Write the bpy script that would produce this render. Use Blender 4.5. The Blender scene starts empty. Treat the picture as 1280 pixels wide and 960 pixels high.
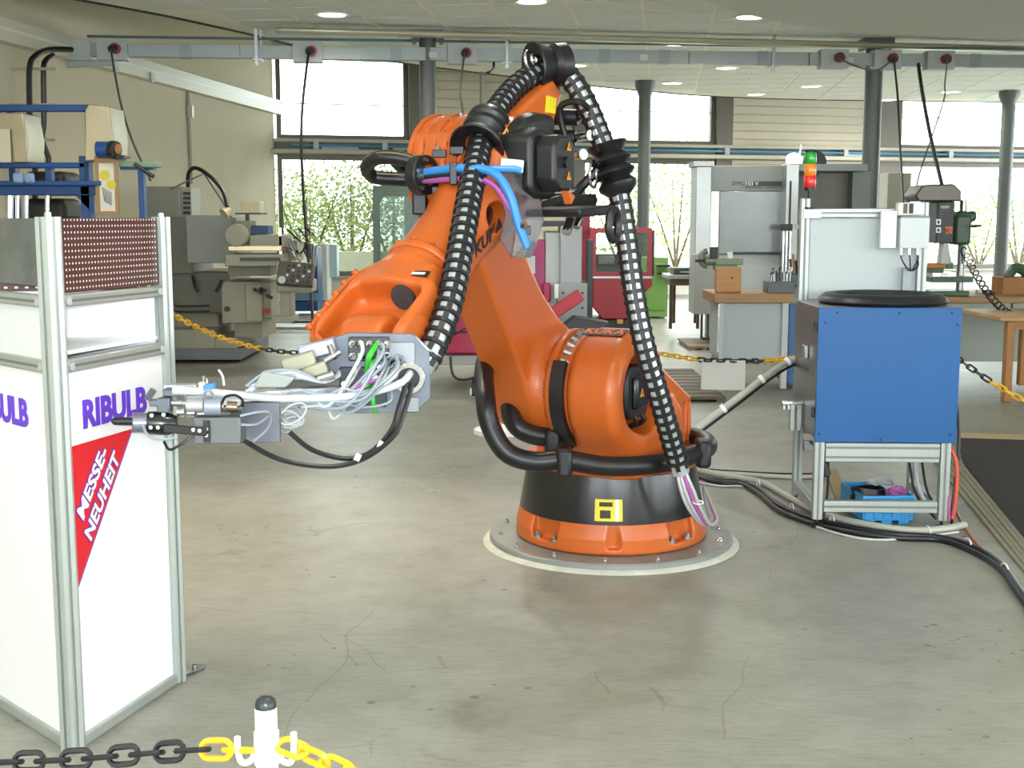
import bpy, math, random
import numpy as np
from mathutils import Vector, Matrix
random.seed(7)
scene = bpy.context.scene
# ------------------------------------------------------------ camera
F_PX, CX, CY, H_CAM = 1573.0, 640.0, 480.0, 1.6
PITCH = math.atan(209 / F_PX)
cam_d = bpy.data.cameras.new('camera'); cam = bpy.data.objects.new('camera', cam_d)
scene.collection.objects.link(cam)
cam_d.sensor_width = 36; cam_d.lens = F_PX / 1280 * 36; cam_d.clip_end = 300
cam.location = (0, 0, H_CAM); cam.rotation_euler = (math.pi / 2 - PITCH, 0, 0)
scene.camera = cam
# ------------------------------------------------------------ world: bright hazy sky
world = bpy.data.worlds.new('sky'); scene.world = world; world.use_nodes = True
wn = world.node_tree; wn.nodes.clear()
w_out = wn.nodes.new('ShaderNodeOutputWorld'); w_bg = wn.nodes.new('ShaderNodeBackground')
w_bg.inputs[0].default_value = (0.90, 0.96, 1.0, 1); w_bg.inputs[1].default_value = 8.5
wn.links.new(w_bg.outputs[0], w_out.inputs[0])
# ------------------------------------------------------------ sun (on the garden behind the windows)
sun_d = bpy.data.lights.new('sun', 'SUN'); sun = bpy.data.objects.new('sun', sun_d)
scene.collection.objects.link(sun); sun_d.energy = 5.0; sun_d.angle = 0.01; sun_d.color = (1, .95, .86)
sun.rotation_euler = (math.radians(38), 0, math.radians(-38)); sun.location = (0, 0, 20)
# ------------------------------------------------------------ the camera's own flash
fl_d = bpy.data.lights.new('camera_flash', 'POINT'); fl = bpy.data.objects.new('camera_flash', fl_d)
scene.collection.objects.link(fl); fl_d.energy = 290; fl_d.shadow_soft_size = .03; fl_d.color = (.84, .93, 1)
fl.location = (-.04, -.02, 1.67)
vs = scene.view_settings
vs.view_transform = 'Standard'; vs.look = 'None'; vs.gamma = 1; vs.use_curve_mapping = False; vs.exposure = 0.06
scene.cycles.max_bounces = 7; scene.cycles.diffuse_bounces = 4; scene.cycles.adaptive_threshold = .025; scene.cycles.glossy_bounces = 3
scene.cycles.transparent_max_bounces = 12; scene.cycles.transmission_bounces = 4
scene.cycles.caustics_reflective = False; scene.cycles.caustics_refractive = False
scene.cycles.sample_clamp_indirect = 6
# ------------------------------------------------------------ helpers
cp, sp = math.cos(PITCH), math.sin(PITCH)
COL = scene.collection
def ray(px, py):
    u = (px - CX) / F_PX; v = (CY - py) / F_PX
    return Vector((u, cp + v * sp, -sp + v * cp))
def P(px, py, Y):
    d = ray(px, py); t = Y / d.y; return Vector((d.x * t, Y, H_CAM + d.z * t))
def G(px, py, z=0.0):
    d = ray(px, py); t = (z - H_CAM) / d.z; return Vector((d.x * t, d.y * t, z))
def XW(px, Y, z=1.2):
    return (px - CX) / F_PX * (Y * cp + (H_CAM - z) * sp)
def ZW(py, Y): return P(640, py, Y).z
def srgb(h):
    h = h.lstrip('#'); out = []
    for i in (0, 2, 4):
        c = int(h[i:i + 2], 16) / 255
        out.append(c / 12.92 if c <= .04045 else ((c + .055) / 1.055) ** 2.4)
    return out
MATS = {}
def M(name, col, rough=.5, metal=0., var=0., scale=6., bump=0., coat=0., emit=0., spec=.5, stretch=None, rvar=0.):
    if name in MATS: return MATS[name]
    m = bpy.data.materials.new(name); m.use_nodes = True; nt = m.node_tree; b = nt.nodes['Principled BSDF']
    c = srgb(col); b.inputs['Base Color'].default_value = (*c, 1)
    b.inputs['Roughness'].default_value = rough; b.inputs['Metallic'].default_value = metal
    b.inputs['Specular IOR Level'].default_value = spec; b.inputs['Coat Weight'].default_value = coat
    b.inputs['Coat Roughness'].default_value = .15
    if emit: b.inputs['Emission Color'].default_value = (*c, 1); b.inputs['Emission Strength'].default_value = emit
    if var or bump or rvar:
        tc = nt.nodes.new('ShaderNodeTexCoord'); mp = nt.nodes.new('ShaderNodeMapping'); no = nt.nodes.new('ShaderNodeTexNoise')
        if stretch: mp.inputs['Scale'].default_value = stretch
        no.inputs['Scale'].default_value = scale; no.inputs['Detail'].default_value = 5; no.inputs['Roughness'].default_value = .6
        nt.links.new(tc.outputs['Object'], mp.inputs[0]); nt.links.new(mp.outputs[0], no.inputs['Vector'])
        if var:
            r = nt.nodes.new('ShaderNodeValToRGB'); e = r.color_ramp.elements
            e[0].position = .3; e[1].position = .7
            e[0].color = (*[max(0, x * (1 - var)) for x in c], 1); e[1].color = (*[min(1, x * (1 + var)) for x in c], 1)
            nt.links.new(no.outputs[0], r.inputs[0]); nt.links.new(r.outputs[0], b.inputs['Base Color'])
        if rvar:
            mr = nt.nodes.new('ShaderNodeMapRange'); mr.inputs[3].default_value = max(.02, rough - rvar); mr.inputs[4].default_value = min(1, rough + rvar)
            nt.links.new(no.outputs[0], mr.inputs[0]); nt.links.new(mr.outputs[0], b.inputs['Roughness'])
        if bump:
            bp = nt.nodes.new('ShaderNodeBump'); bp.inputs['Strength'].default_value = bump; bp.inputs['Distance'].default_value = .004
            nt.links.new(no.outputs[0], bp.inputs['Height']); nt.links.new(bp.outputs[0], b.inputs['Normal'])
    MATS[name] = m; return m
def glass_mat(name, tint='#ffffff', see=.9, rough=.03):
    if name in MATS: return MATS[name]
    m = bpy.data.materials.new(name); m.use_nodes = True; nt = m.node_tree; nt.nodes.clear()
    o = nt.nodes.new('ShaderNodeOutputMaterial'); mx = nt.nodes.new('ShaderNodeMixShader')
    t = nt.nodes.new('ShaderNodeBsdfTransparent'); g = nt.nodes.new('ShaderNodeBsdfPrincipled')
    t.inputs[0].default_value = (*srgb(tint), 1); g.inputs['Base Color'].default_value = (*[c * .35 for c in srgb(tint)], 1); g.inputs['Roughness'].default_value = rough
    mx.inputs[0].default_value = see
    nt.links.new(g.outputs[0], mx.inputs[1]); nt.links.new(t.outputs[0], mx.inputs[2]); nt.links.new(mx.outputs[0], o.inputs[0])
    MATS[name] = m; return m
MW = {}
I4 = Matrix.Identity(4)
def T(x, y=None, z=None):
    return Matrix.Translation(x if y is None else (x, y, z))
def RZ(a): return Matrix.Rotation(a, 4, 'Z')
def RX(a): return Matrix.Rotation(a, 4, 'X')
def RY(a): return Matrix.Rotation(a, 4, 'Y')
def tag(o, label=None, cat=None, group=None, kind=None, category=None):
    cat = cat or category
    if label: o['label'] = label
    if cat: o['category'] = cat
    if group: o['group'] = group
    if kind: o['kind'] = kind
    return o
def thing(name, label, cat, loc=(0, 0, 0), rz=0., group=None, kind=None):
    o = bpy.data.objects.new(name, None); COL.objects.link(o)
    o.location = loc; o.rotation_euler = (0, 0, rz); o.empty_display_size = .1
    MW[o.name] = T(Vector(loc)) @ RZ(rz)
    return tag(o, label, cat, group, kind)
def basis(d):
    d = Vector(d).normalized(); a = Vector((0, 0, 1)) if abs(d.z) < .9 else Vector((1, 0, 0))
    x = a.cross(d).normalized(); y = d.cross(x); return x, y, d
class MB:
    def __init__(s, Mx=None): s.v = []; s.f = []; s.M = Mx or I4; s.mi = []; s.cm = 0
    def add(s, vs, fs):
        o = len(s.v); s.v += [tuple(s.M @ Vector(p)) for p in vs]; s.f += [tuple(i + o for i in f) for f in fs]; s.mi += [s.cm] * len(fs); return s
    def box(s, c, d, R=None):
        c = Vector(c); h = [x / 2 for x in d]; vs = []
        for k in (-1, 1):
            for i, j in ((-1, -1), (1, -1), (1, 1), (-1, 1)):
                p = Vector((i * h[0], j * h[1], k * h[2])); vs.append(c + (R.to_3x3() @ p if R else p))
        return s.add(vs, [(3, 2, 1, 0), (4, 5, 6, 7), (0, 1, 5, 4), (1, 2, 6, 5), (2, 3, 7, 6), (3, 0, 4, 7)])
    def bb(s, x0, x1, y0, y1, z0, z1):
        return s.box(((x0 + x1) / 2, (y0 + y1) / 2, (z0 + z1) / 2), (abs(x1 - x0), abs(y1 - y0), abs(z1 - z0)))
    def pb(s, px0, px1, py0, py1, Y, dep):
        """box whose front face at depth Y spans the given picture rectangle"""
        z1, z0 = ZW(py0, Y), ZW(py1, Y); zm = (z0 + z1) / 2
        return s.bb(XW(px0, Y, zm), XW(px1, Y, zm), Y, Y + dep, max(0, z0), z1)
    def cyl(s, a, b, r, r2=None, n=16, cap=True):
        a, b = Vector(a), Vector(b); x, y, d = basis(b - a); r2 = r if r2 is None else r2; vs = []
        for c, q in ((a, r), (b, r2)):
            for i in range(n):
                t = 2 * math.pi * i / n; vs.append(c + (x * math.cos(t) + y * math.sin(t)) * q)
        fs = [(i, (i + 1) % n, n + (i + 1) % n, n + i) for i in range(n)]
        if cap: fs += [tuple(range(n - 1, -1, -1)), tuple(range(n, 2 * n))]
        return s.add(vs, fs)
    def tube(s, pts, r, n=8, closed=False, cap=True):
        pts = [Vector(p) for p in pts]; k = len(pts); vs = []; fs = []; px = None
        for i, p in enumerate(pts):
            if closed: d = pts[(i + 1) % k] - pts[i - 1]
            else: d = pts[min(i + 1, k - 1)] - pts[max(i - 1, 0)]
            d.normalize()
            if px is None: x, y, _ = basis(d)
            else:
                x = px - d * px.dot(d)
                x = x.normalized() if x.length > 1e-6 else basis(d)[0]
                y = d.cross(x)
            px = x; rr = r[i] if isinstance(r, (list, tuple)) else r
            for j in range(n):
                t = 2 * math.pi * j / n; vs.append(p + (x * math.cos(t) + y * math.sin(t)) * rr)
        for i in range(k if closed else k - 1):
            q = (i + 1) % k
            for j in range(n): fs.append((i * n + j, i * n + (j + 1) % n, q * n + (j + 1) % n, q * n + j))
        if cap and not closed: fs += [tuple(range(n - 1, -1, -1)), tuple(range((k - 1) * n, k * n))]
        return s.add(vs, fs)
    def lathe(s, prof, n=32, Mx=None, cap=True):
        Mx = Mx or I4; vs = []; k = len(prof)
        for r, z in prof:
            for i in range(n):
                t = 2 * math.pi * i / n; vs.append(Mx @ Vector((r * math.cos(t), r * math.sin(t), z)))
        fs = [(i * n + j, i * n + (j + 1) % n, (i + 1) * n + (j + 1) % n, (i + 1) * n + j) for i in range(k - 1) for j in range(n)]
        if cap:
            if prof[0][0] > 1e-5: fs.append(tuple(range(n - 1, -1, -1)))
            if prof[-1][0] > 1e-5: fs.append(tuple(range((k - 1) * n, k * n)))
        return s.add(vs, fs)
    def prism(s, poly, h, Mx=None):
        Mx = Mx or I4; n = len(poly)
        vs = [Mx @ Vector((x, y, 0)) for x, y in poly] + [Mx @ Vector((x, y, h)) for x, y in poly]
        return s.add(vs, [tuple(range(n - 1, -1, -1)), tuple(range(n, 2 * n))] + [(i, (i + 1) % n, n + (i + 1) % n, n + i) for i in range(n)])
    def quad(s, a, b, c, d): return s.add([a, b, c, d], [(0, 1, 2, 3)])
    def build(s, name, mat, parent=None, bevel=0., smooth=True, seg=2, ang=35, loc=None, **kw):
        me = bpy.data.meshes.new(name)
        if parent is not None: Wm = MW[parent.name]
        else: Wm = T(Vector(loc)) if loc is not None else I4
        Wi = Wm.inverted()
        me.from_pydata([tuple(Wi @ Vector(p)) for p in s.v], [], s.f)
        for mm in (mat if isinstance(mat, (list, tuple)) else [mat]): me.materials.append(mm)
        if isinstance(mat, (list, tuple)): me.polygons.foreach_set('material_index', s.mi)
        me.update()
        o = bpy.data.objects.new(name, me); COL.objects.link(o)
        if smooth:
            me.polygons.foreach_set('use_smooth', [True] * len(me.polygons)); me.set_sharp_from_angle(angle=math.radians(ang))
        if parent is not None: o.parent = parent
        elif loc is not None: o.location = loc
        MW[o.name] = Wm
        if bevel:
            b = o.modifiers.new('bevel', 'BEVEL'); b.width = bevel; b.segments = seg; b.limit_method = 'ANGLE'; b.angle_limit = math.radians(40)
        tag(o, **kw); return o
def copy_tree(o, Mx, parent=None, **kw):
    """copy a thing (or a part) with its parts; Mx is the world matrix of the copy"""
    c = o.copy(); COL.objects.link(c); c.parent = parent
    if parent is None: c.matrix_basis = Mx; MW[c.name] = Mx
    else: MW[c.name] = MW[parent.name]
    for ch in [x for x in KIDS.get(o.name, []) or o.children]: copy_tree(ch, None, c)
    tag(c, **kw); return c
KIDS = {}
def spline(pts, n=8, closed=False):
    """Catmull-Rom through pts"""
    pts = [Vector(p) for p in pts]; k = len(pts); out = []
    for i in range(k if closed else k - 1):
        if closed: a, b, c, d = pts[i - 1], pts[i], pts[(i + 1) % k], pts[(i + 2) % k]
        else: a, b, c, d = pts[max(i - 1, 0)], pts[i], pts[i + 1], pts[min(i + 2, k - 1)]
        for j in range(n):
            t = j / n; out.append(.5 * ((2 * b) + (c - a) * t + (2 * a - 5 * b + 4 * c - d) * t * t + (3 * b - a - 3 * c + d) * t ** 3))
    if not closed: out.append(pts[-1])
    return out
def resample(pts, step):
    out = [pts[0]]; acc = 0.
    for a, b in zip(pts, pts[1:]):
        L = (b - a).length; d = step - acc
        while d <= L: out.append(a.lerp(b, d / L)); d += step
        acc = (acc + L) % step if L else acc
    return out
def PP(*a): return [P(*q) for q in a]
def text(name, body, size, Mx, mat, parent, bold=0., sx=1., shear=0., ext=.0008, align='CENTER', space=1.):
    cu = bpy.data.curves.new(name, 'FONT'); cu.body = body; cu.size = size; cu.offset = bold; cu.extrude = ext
    cu.align_x = align; cu.align_y = 'CENTER'; cu.shear = shear; cu.space_character = space; cu.resolution_u = 3
    ob = bpy.data.objects.new(name, cu); me = bpy.data.meshes.new_from_object(ob)
    bpy.data.objects.remove(ob)
    me.name = name; me.materials.clear(); me.materials.append(mat)
    Wm = MW[parent.name] if parent is not None else I4
    me.transform(Wm.inverted() @ Mx @ Matrix.Diagonal((sx, 1, 1, 1)))
    o = bpy.data.objects.new(name, me); COL.objects.link(o)
    if parent is not None: o.parent = parent
    MW[o.name] = Wm; return o
def frame(o, x, y, z=None):
    """matrix with origin o and axes x, y (z = x cross y)"""
    x = Vector(x).normalized(); y = Vector(y); y = (y - x * y.dot(x)).normalized(); z = x.cross(y)
    return Matrix(((x.x, y.x, z.x, o[0]), (x.y, y.y, z.y, o[1]), (x.z, y.z, z.z, o[2]), (0, 0, 0, 1)))
# ---- signed-distance modelling for cast bodies
def s_cyl(p, a, b, r, rd=.0):
    a = np.array(a); b = np.array(b); ba = b - a; L = np.linalg.norm(ba); d = ba / L
    q = p - a; t = q @ d; rad = np.sqrt(np.maximum(0, (q * q).sum(1) - t * t))
    dx = rad - r + rd; dy = np.abs(t - L / 2) - L / 2 + rd
    return np.minimum(np.maximum(dx, dy), 0) + np.hypot(np.maximum(dx, 0), np.maximum(dy, 0)) - rd
def s_cone(p, a, b, ra, rb):
    a = np.array(a); b = np.array(b); ba = b - a; L2 = ba @ ba
    q = p - a; t = np.clip(q @ ba / L2, 0, 1); d = q - t[:, None] * ba
    return np.sqrt((d * d).sum(1)) - (ra + (rb - ra) * t)
def s_box(p, c, h, rd=.0, R=None):
    q = p - np.array(c)
    if R is not None: q = q @ np.array(R)
    q = np.abs(q) - (np.array(h) - rd)
    return np.sqrt((np.maximum(q, 0) ** 2).sum(1)) + np.minimum(q.max(1), 0) - rd
def s_sph(p, c, r, sc=(1, 1, 1)):
    q = (p - np.array(c)) / np.array(sc); return (np.sqrt((q * q).sum(1)) - r) * min(sc)
def smin(a, b, k):
    h = np.clip(.5 + .5 * (b - a) / k, 0, 1); return b + (a - b) * h - k * h * (1 - h)
def smax(a, b, k): return -smin(-a, -b, k)
def s_poly(p2, poly):
    """2D signed distance to a polygon"""
    v = np.array(poly); d = np.full(len(p2), 1e9); s = np.ones(len(p2)); n = len(v); j = n - 1
    for i in range(n):
        e = v[j] - v[i]; w = p2 - v[i]; t = np.clip((w @ e) / (e @ e), 0, 1); b = w - t[:, None] * e
        d = np.minimum(d, (b * b).sum(1))
        c1 = p2[:, 1] >= v[i][1]; c2 = p2[:, 1] < v[j][1]; c3 = e[0] * w[:, 1] > e[1] * w[:, 0]
        s = np.where((c1 & c2 & c3) | (~c1 & ~c2 & ~c3), -s, s); j = i
    return s * np.sqrt(d)
def s_ext(d2, t, t0, t1, rd=0.):
    dy = np.abs(t - (t0 + t1) / 2) - (t1 - t0) / 2 + rd; dx = d2 + rd
    return np.minimum(np.maximum(dx, dy), 0) + np.hypot(np.maximum(dx, 0), np.maximum(dy, 0)) - rd
def sdf_obj(name, fn, lo, hi, res, Mx, mat, parent, **kw):
    ax = [np.arange(l, h + res, res) for l, h in zip(lo, hi)]
    n = [len(a) for a in ax]
    g = np.stack(np.meshgrid(*ax, indexing='ij'), -1).reshape(-1, 3); v = fn(g).reshape(n)
    ins = v < 0; cs = [k - 1 for k in n]; acc = np.zeros(cs + [3]); cnt = np.zeros(cs)
    def sl(o): return tuple(slice(o[i], o[i] + cs[i]) for i in range(3))
    corners = [(i, j, k) for i in (0, 1) for j in (0, 1) for k in (0, 1)]
    for c in corners:
        for d in range(3):
            if c[d] == 0:
                e = list(c); e[d] = 1
                A, B = v[sl(c)], v[sl(e)]; m = (A < 0) != (B < 0)
                t = np.where(m, A / np.where(m, A - B, 1), 0)
                for q in range(3):
                    acc[..., q] += np.where(m, c[q] + (t if q == d else 0), 0)
                cnt += m
    act = cnt > 0; idx = -np.ones(cs, int); idx[act] = np.arange(act.sum())
    cell = np.argwhere(act); pts = (cell + acc[act] / cnt[act][:, None]) * res + np.array([a[0] for a in ax])
    faces = []
    for d in range(3):
        u, w = [(1, 2), (2, 0), (0, 1)][d]
        a = [slice(None)] * 3; b = [slice(None)] * 3; a[d] = slice(0, n[d] - 1); b[d] = slice(1, n[d])
        A, B = ins[tuple(a)], ins[tuple(b)]; e = np.argwhere(A != B)
        ok = (e[:, u] > 0) & (e[:, w] > 0) & (e[:, u] < n[u] - 1) & (e[:, w] < n[w] - 1); e = e[ok]
        fl_ = A[tuple(e.T)]
        def at(du, dw):
            q = e.copy(); q[:, u] += du; q[:, w] += dw; return idx[tuple(q.T)]
        f = np.stack([at(-1, -1), at(0, -1), at(0, 0), at(-1, 0)], 1)
        f[~fl_] = f[~fl_][:, ::-1]; faces.append(f)
    f = np.concatenate(faces); h = res * .5
    # pull the vertices onto the surface, take normals from the field
    for _ in range(2):
        gr = np.stack([fn(pts + np.eye(3)[q] * h) - fn(pts - np.eye(3)[q] * h) for q in range(3)], 1) / (2 * h)
        gn = np.maximum((gr * gr).sum(1), .05); pts = pts - np.clip(fn(pts) / gn, -res * .4, res * .4)[:, None] * gr
    nr = gr / np.maximum(1e-6, np.linalg.norm(gr, axis=1))[:, None]
    Wm = MW[parent.name]; Mt = Wm.inverted() @ Mx; R3 = np.array(Mt.to_3x3()); tr = np.array(Mt.translation)
    me = bpy.data.meshes.new(name); me.from_pydata((pts @ R3.T + tr).tolist(), [], f.tolist()); me.materials.append(mat)
    me.polygons.foreach_set('use_smooth', [True] * len(me.polygons)); me.update()
    me.normals_split_custom_set_from_vertices((nr @ R3.T).tolist())
    o = bpy.data.objects.new(name, me); COL.objects.link(o); o.parent = parent; MW[o.name] = Wm
    return tag(o, **kw)
# ------------------------------------------------------------ setting
def concrete():
    m = bpy.data.materials.new('concrete_floor'); m.use_nodes = True; nt = m.node_tree; b = nt.nodes['Principled BSDF']; N = nt.nodes.new; L = nt.links.new
    tc = N('ShaderNodeTexCoord')
    def noise(sc, det=6, stretch=None, rough=.6):
        n = N('ShaderNodeTexNoise'); n.inputs['Scale'].default_value = sc; n.inputs['Detail'].default_value = det; n.inputs['Roughness'].default_value = rough
        if stretch:
            mp = N('ShaderNodeMapping'); mp.inputs['Scale'].default_value = stretch[:3]; mp.inputs['Rotation'].default_value = (0, 0, stretch[3]); L(tc.outputs['Object'], mp.inputs[0]); L(mp.outputs[0], n.inputs['Vector'])
        else: L(tc.outputs['Object'], n.inputs['Vector'])
        return n.outputs[0]
    def ramp(src, p0, c0, p1, c1):
        r = N('ShaderNodeValToRGB'); r.color_ramp.elements[0].position = p0; r.color_ramp.elements[1].position = p1
        r.color_ramp.elements[0].color = (*c0, 1); r.color_ramp.elements[1].color = (*c1, 1); L(src, r.inputs[0]); return r.outputs[0]
    def mul(a, c, f=1.):
        x = N('ShaderNodeMix'); x.data_type = 'RGBA'; x.blend_type = 'MULTIPLY'; x.inputs[0].default_value = f; L(a, x.inputs[6]); L(c, x.inputs[7]); return x.outputs[2]
    def lines(sc, wid, lo, seed):
        """thin meandering scratches: edges of a distorted cell pattern, broken up by noise"""
        mp = N('ShaderNodeMapping'); mp.inputs['Location'].default_value = (seed, seed * .7, 0); mp.inputs['Rotation'].default_value = (0, 0, seed); L(tc.outputs['Object'], mp.inputs[0])
        dn = N('ShaderNodeTexNoise'); dn.inputs['Scale'].default_value = 1.1; dn.inputs['Detail'].default_value = 2; L(mp.outputs[0], dn.inputs['Vector'])
        mx = N('ShaderNodeMix'); mx.data_type = 'VECTOR'; mx.inputs[0].default_value = .22; L(mp.outputs[0], mx.inputs[4]); L(dn.outputs['Color'], mx.inputs[5])
        v = N('ShaderNodeTexVoronoi'); v.feature = 'DISTANCE_TO_EDGE'; v.inputs['Scale'].default_value = sc; L(mx.outputs[1], v.inputs['Vector'])
        nz = N('ShaderNodeTexNoise'); nz.inputs['Scale'].default_value = 1.6; nz.inputs['Detail'].default_value = 3; L(mp.outputs[0], nz.inputs['Vector'])
        lt = N('ShaderNodeMath'); lt.operation = 'LESS_THAN'; lt.inputs[1].default_value = wid; L(v.outputs['Distance'], lt.inputs[0])
        gt = N('ShaderNodeMath'); gt.operation = 'GREATER_THAN'; gt.inputs[1].default_value = lo; L(nz.outputs[0], gt.inputs[0])
        ml = N('ShaderNodeMath'); ml.operation = 'MULTIPLY'; L(lt.outputs[0], ml.inputs[0]); L(gt.outputs[0], ml.inputs[1])
        return ramp(ml.outputs[0], .3, (1, 1, 1), .7, (.80, .78, .74))
    def spots(sc, rad, lo):
        v = N('ShaderNodeTexVoronoi'); v.inputs['Scale'].default_value = sc; L(tc.outputs['Object'], v.inputs['Vector'])
        nz = N('ShaderNodeTexNoise'); nz.inputs['Scale'].default_value = .9; nz.inputs['Detail'].default_value = 1; L(tc.outputs['Object'], nz.inputs['Vector'])
        lt = N('ShaderNodeMath'); lt.operation = 'LESS_THAN'; lt.inputs[1].default_value = rad; L(v.outputs['Distance'], lt.inputs[0])
        gt = N('ShaderNodeMath'); gt.operation = 'GREATER_THAN'; gt.inputs[1].default_value = lo; L(nz.outputs[0], gt.inputs[0])
        ml = N('ShaderNodeMath'); ml.operation = 'MULTIPLY'; L(lt.outputs[0], ml.inputs[0]); L(gt.outputs[0], ml.inputs[1])
        return ramp(ml.outputs[0], .3, (1, 1, 1), .7, (.55, .56, .55))
    base = ramp(noise(.55, 5), .35, srgb('#8a8a7f'), .68, srgb('#a1a198'))
    c = mul(base, ramp(noise(5, 7), .32, (.86, .86, .84), .62, (1.04, 1.04, 1.03)))
    c = mul(c, ramp(noise(2.2, 8, None, .75), .30, (.62, .62, .58), .42, (1, 1, 1)), .6)
    c = mul(c, ramp(noise(55, 5, (.18, 1, 1, .1), .7), .34, (.80, .80, .77), .52, (1.02, 1.02, 1.02)), .8)
    c = mul(c, lines(.55, .0011, .52, .3)); c = mul(c, lines(.8, .0014, .55, 1.9)); c = mul(c, lines(1.5, .0020, .57, 4.1))
    c = mul(c, spots(7, .11, .56)); c = mul(c, spots(16, .14, .60))
    L(c, b.inputs['Base Color'])
    mr = N('ShaderNodeMapRange'); mr.inputs[3].default_value = .30; mr.inputs[4].default_value = .52; L(noise(1.7, 6), mr.inputs[0]); L(mr.outputs[0], b.inputs['Roughness'])
    bp = N('ShaderNodeBump'); bp.inputs['Strength'].default_value = .10; bp.inputs['Distance'].default_value = .002; L(noise(40, 4), bp.inputs['Height']); L(bp.outputs[0], b.inputs['Normal'])
    b.inputs['Specular IOR Level'].default_value = .5
    return m
C0 = Vector((XW(345, 24, 1.6), 24, 0)); DB = Vector((.9664, .257, 0)); BD = Vector((math.sin(math.radians(6.9)), math.cos(math.radians(6.9)), 0)); BR = Vector((BD.y, -BD.x, 0))
def wall_t(px, z=2.):
    k = (px - CX) / F_PX   # C0.x + t*DB.x = k*((C0.y+t*DB.y)*cp + (H-z)*sp)
    return (k * (C0.y * cp + (H_CAM - z) * sp) - C0.x) / (DB.x - k * DB.y * cp)
WF = frame(C0, DB, (0, 0, 1))        # wall frame: x along, y up, z into the room
def wallY(px): return (C0 + DB * wall_t(px)).y
def st(o): o['kind'] = 'structure'; return o
m = MB(); m.bb(-16, 16, -6, 34, -.2, 0); m.build('floor', concrete(), None, smooth=False, kind='structure')
CREAM = M('cream_wall', '#d3cbb0', .85, var=.03, scale=2)
CRL = M('cream_cladding', '#d9d3bd', .6, var=.03, scale=3)
FRM = M('window_frame_grey', '#77736a', .5, .2)
LEDGE = M('ledge_metal', '#b9b8a8', .5, .2)
GLS = glass_mat('window_glass', '#f4fbf8', .94, .02)
m = MB(); e = C0 - BD * 28; n = -BR
m.add([C0, e, e + n * .3, C0 + n * .3] + [p + Vector((0, 0, 6)) for p in (C0, e, e + n * .3, C0 + n * .3)], [(3, 2, 1, 0), (4, 5, 6, 7), (0, 1, 5, 4), (1, 2, 6, 5), (2, 3, 7, 6), (3, 0, 4, 7)]); m.build('wall_left', CREAM, None, smooth=False, kind='structure')
m = MB(); m.bb(14.5, 14.8, -6, 34, 0, .4); m.build('wall_right', CREAM, None, smooth=False, kind='structure')
m = MB(); m.bb(14.5, 14.8, -6, 34, 3.4, 6); wr = m.build('wall_right_head', CREAM, None, smooth=False, kind='structure')
m = MB(); m.bb(14.5, 14.8, 5, 19, .4, 3.4); m.build('wall_right_infill', CREAM, wr, smooth=False)  # unseen infill, closes the bay whose glare would show on the arm
for k in (0, 1, 2, 5, 6, 7):      # posts in open, unseen side bays added to light the hall
    m = MB(); m.bb(14.5, 14.8, -6 + k * 5 - .15, -6 + k * 5 + .15, .4, 3.4); m.build('post', CREAM, wr, smooth=False)
m = MB(); m.bb(-16, 16, -6.3, -6, 0, .9); wfr = m.build('wall_front', CREAM, None, smooth=False, kind='structure')  # unseen; openings behind the camera are sized to brighten floor and ceiling
m = MB(); m.bb(-16, 16, -6.3, -6, 3.8, 6); m.build('wall_front_head', CREAM, wfr, smooth=False)
for k in range(5):
    m = MB(); m.bb(-16 + k * 7, -14.2 + k * 7, -6.3, -6, .9, 3.8); m.build('wall_front_pier', CREAM, wfr, smooth=False)
m = MB(); m.bb(-16, 16, -6, 34, 6, 6.2); m.build('roof_slab', CREAM, None, smooth=False, kind='structure')
# back wall: masonry below and above, posts, cladding fields, window bays
Z_S, Z_L, Z_C, Z_T = .47, 2.76, 3.05, 4.62
tA, tB = wall_t(348), wall_t(512); tC, tD = wall_t(727), wall_t(893); tE, tF = wall_t(1121), wall_t(1360)
tm = MB(WF); tm.bb(-.3, 24, 0, Z_S, -.25, 0); wb = tm.build('wall_back', M('white_plinth', '#e6e6de', .6, var=.03), None, smooth=False, kind='structure')
def wpart(name, x0, x1, y0, y1, z0, z1, mat, parent=wb, bevel=0.):
    m = MB(WF); m.bb(x0, x1, y0, y1, z0, z1); return m.build(name, mat, parent, bevel=bevel)
wpart('lintel', -.3, 24, Z_L, Z_C, -.25, 0, FRM); wpart('wall_head', -.3, 24, Z_T, 6, -.25, 0, CREAM)
wpart('ledge', -.3, 24, Z_L + .02, Z_L + .10, 0, .22, LEDGE, bevel=.01); wpart('ledge_lip', -.3, 24, Z_C - .05, Z_C + .01, 0, .10, LEDGE)
for a, b in ((tB, wall_t(528)), (wall_t(716), tC), (tD, wall_t(913)), (wall_t(1085), tE)):
    wpart('post', a, b, Z_S, Z_T, -.22, .06, FRM, bevel=.01)
for a, b in ((wall_t(528), wall_t(716)), (wall_t(913), wall_t(1085))):
    wpart('cladding_backing', a, b, Z_S, Z_T, -.25, -.06, CREAM)
    y = Z_S; first = None
    while y < Z_T - .05:
        if first is None: first = wpart('plank', a, b, y + .006, y + .164, -.06, -.03, CRL, bevel=.006)
        else:
            c = first.copy(); COL.objects.link(c); c.parent = wb; c.location = (0, 0, y - Z_S)
        y += .17
bays = ((tA, tB), (tC, tD), (tE, tF))
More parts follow.
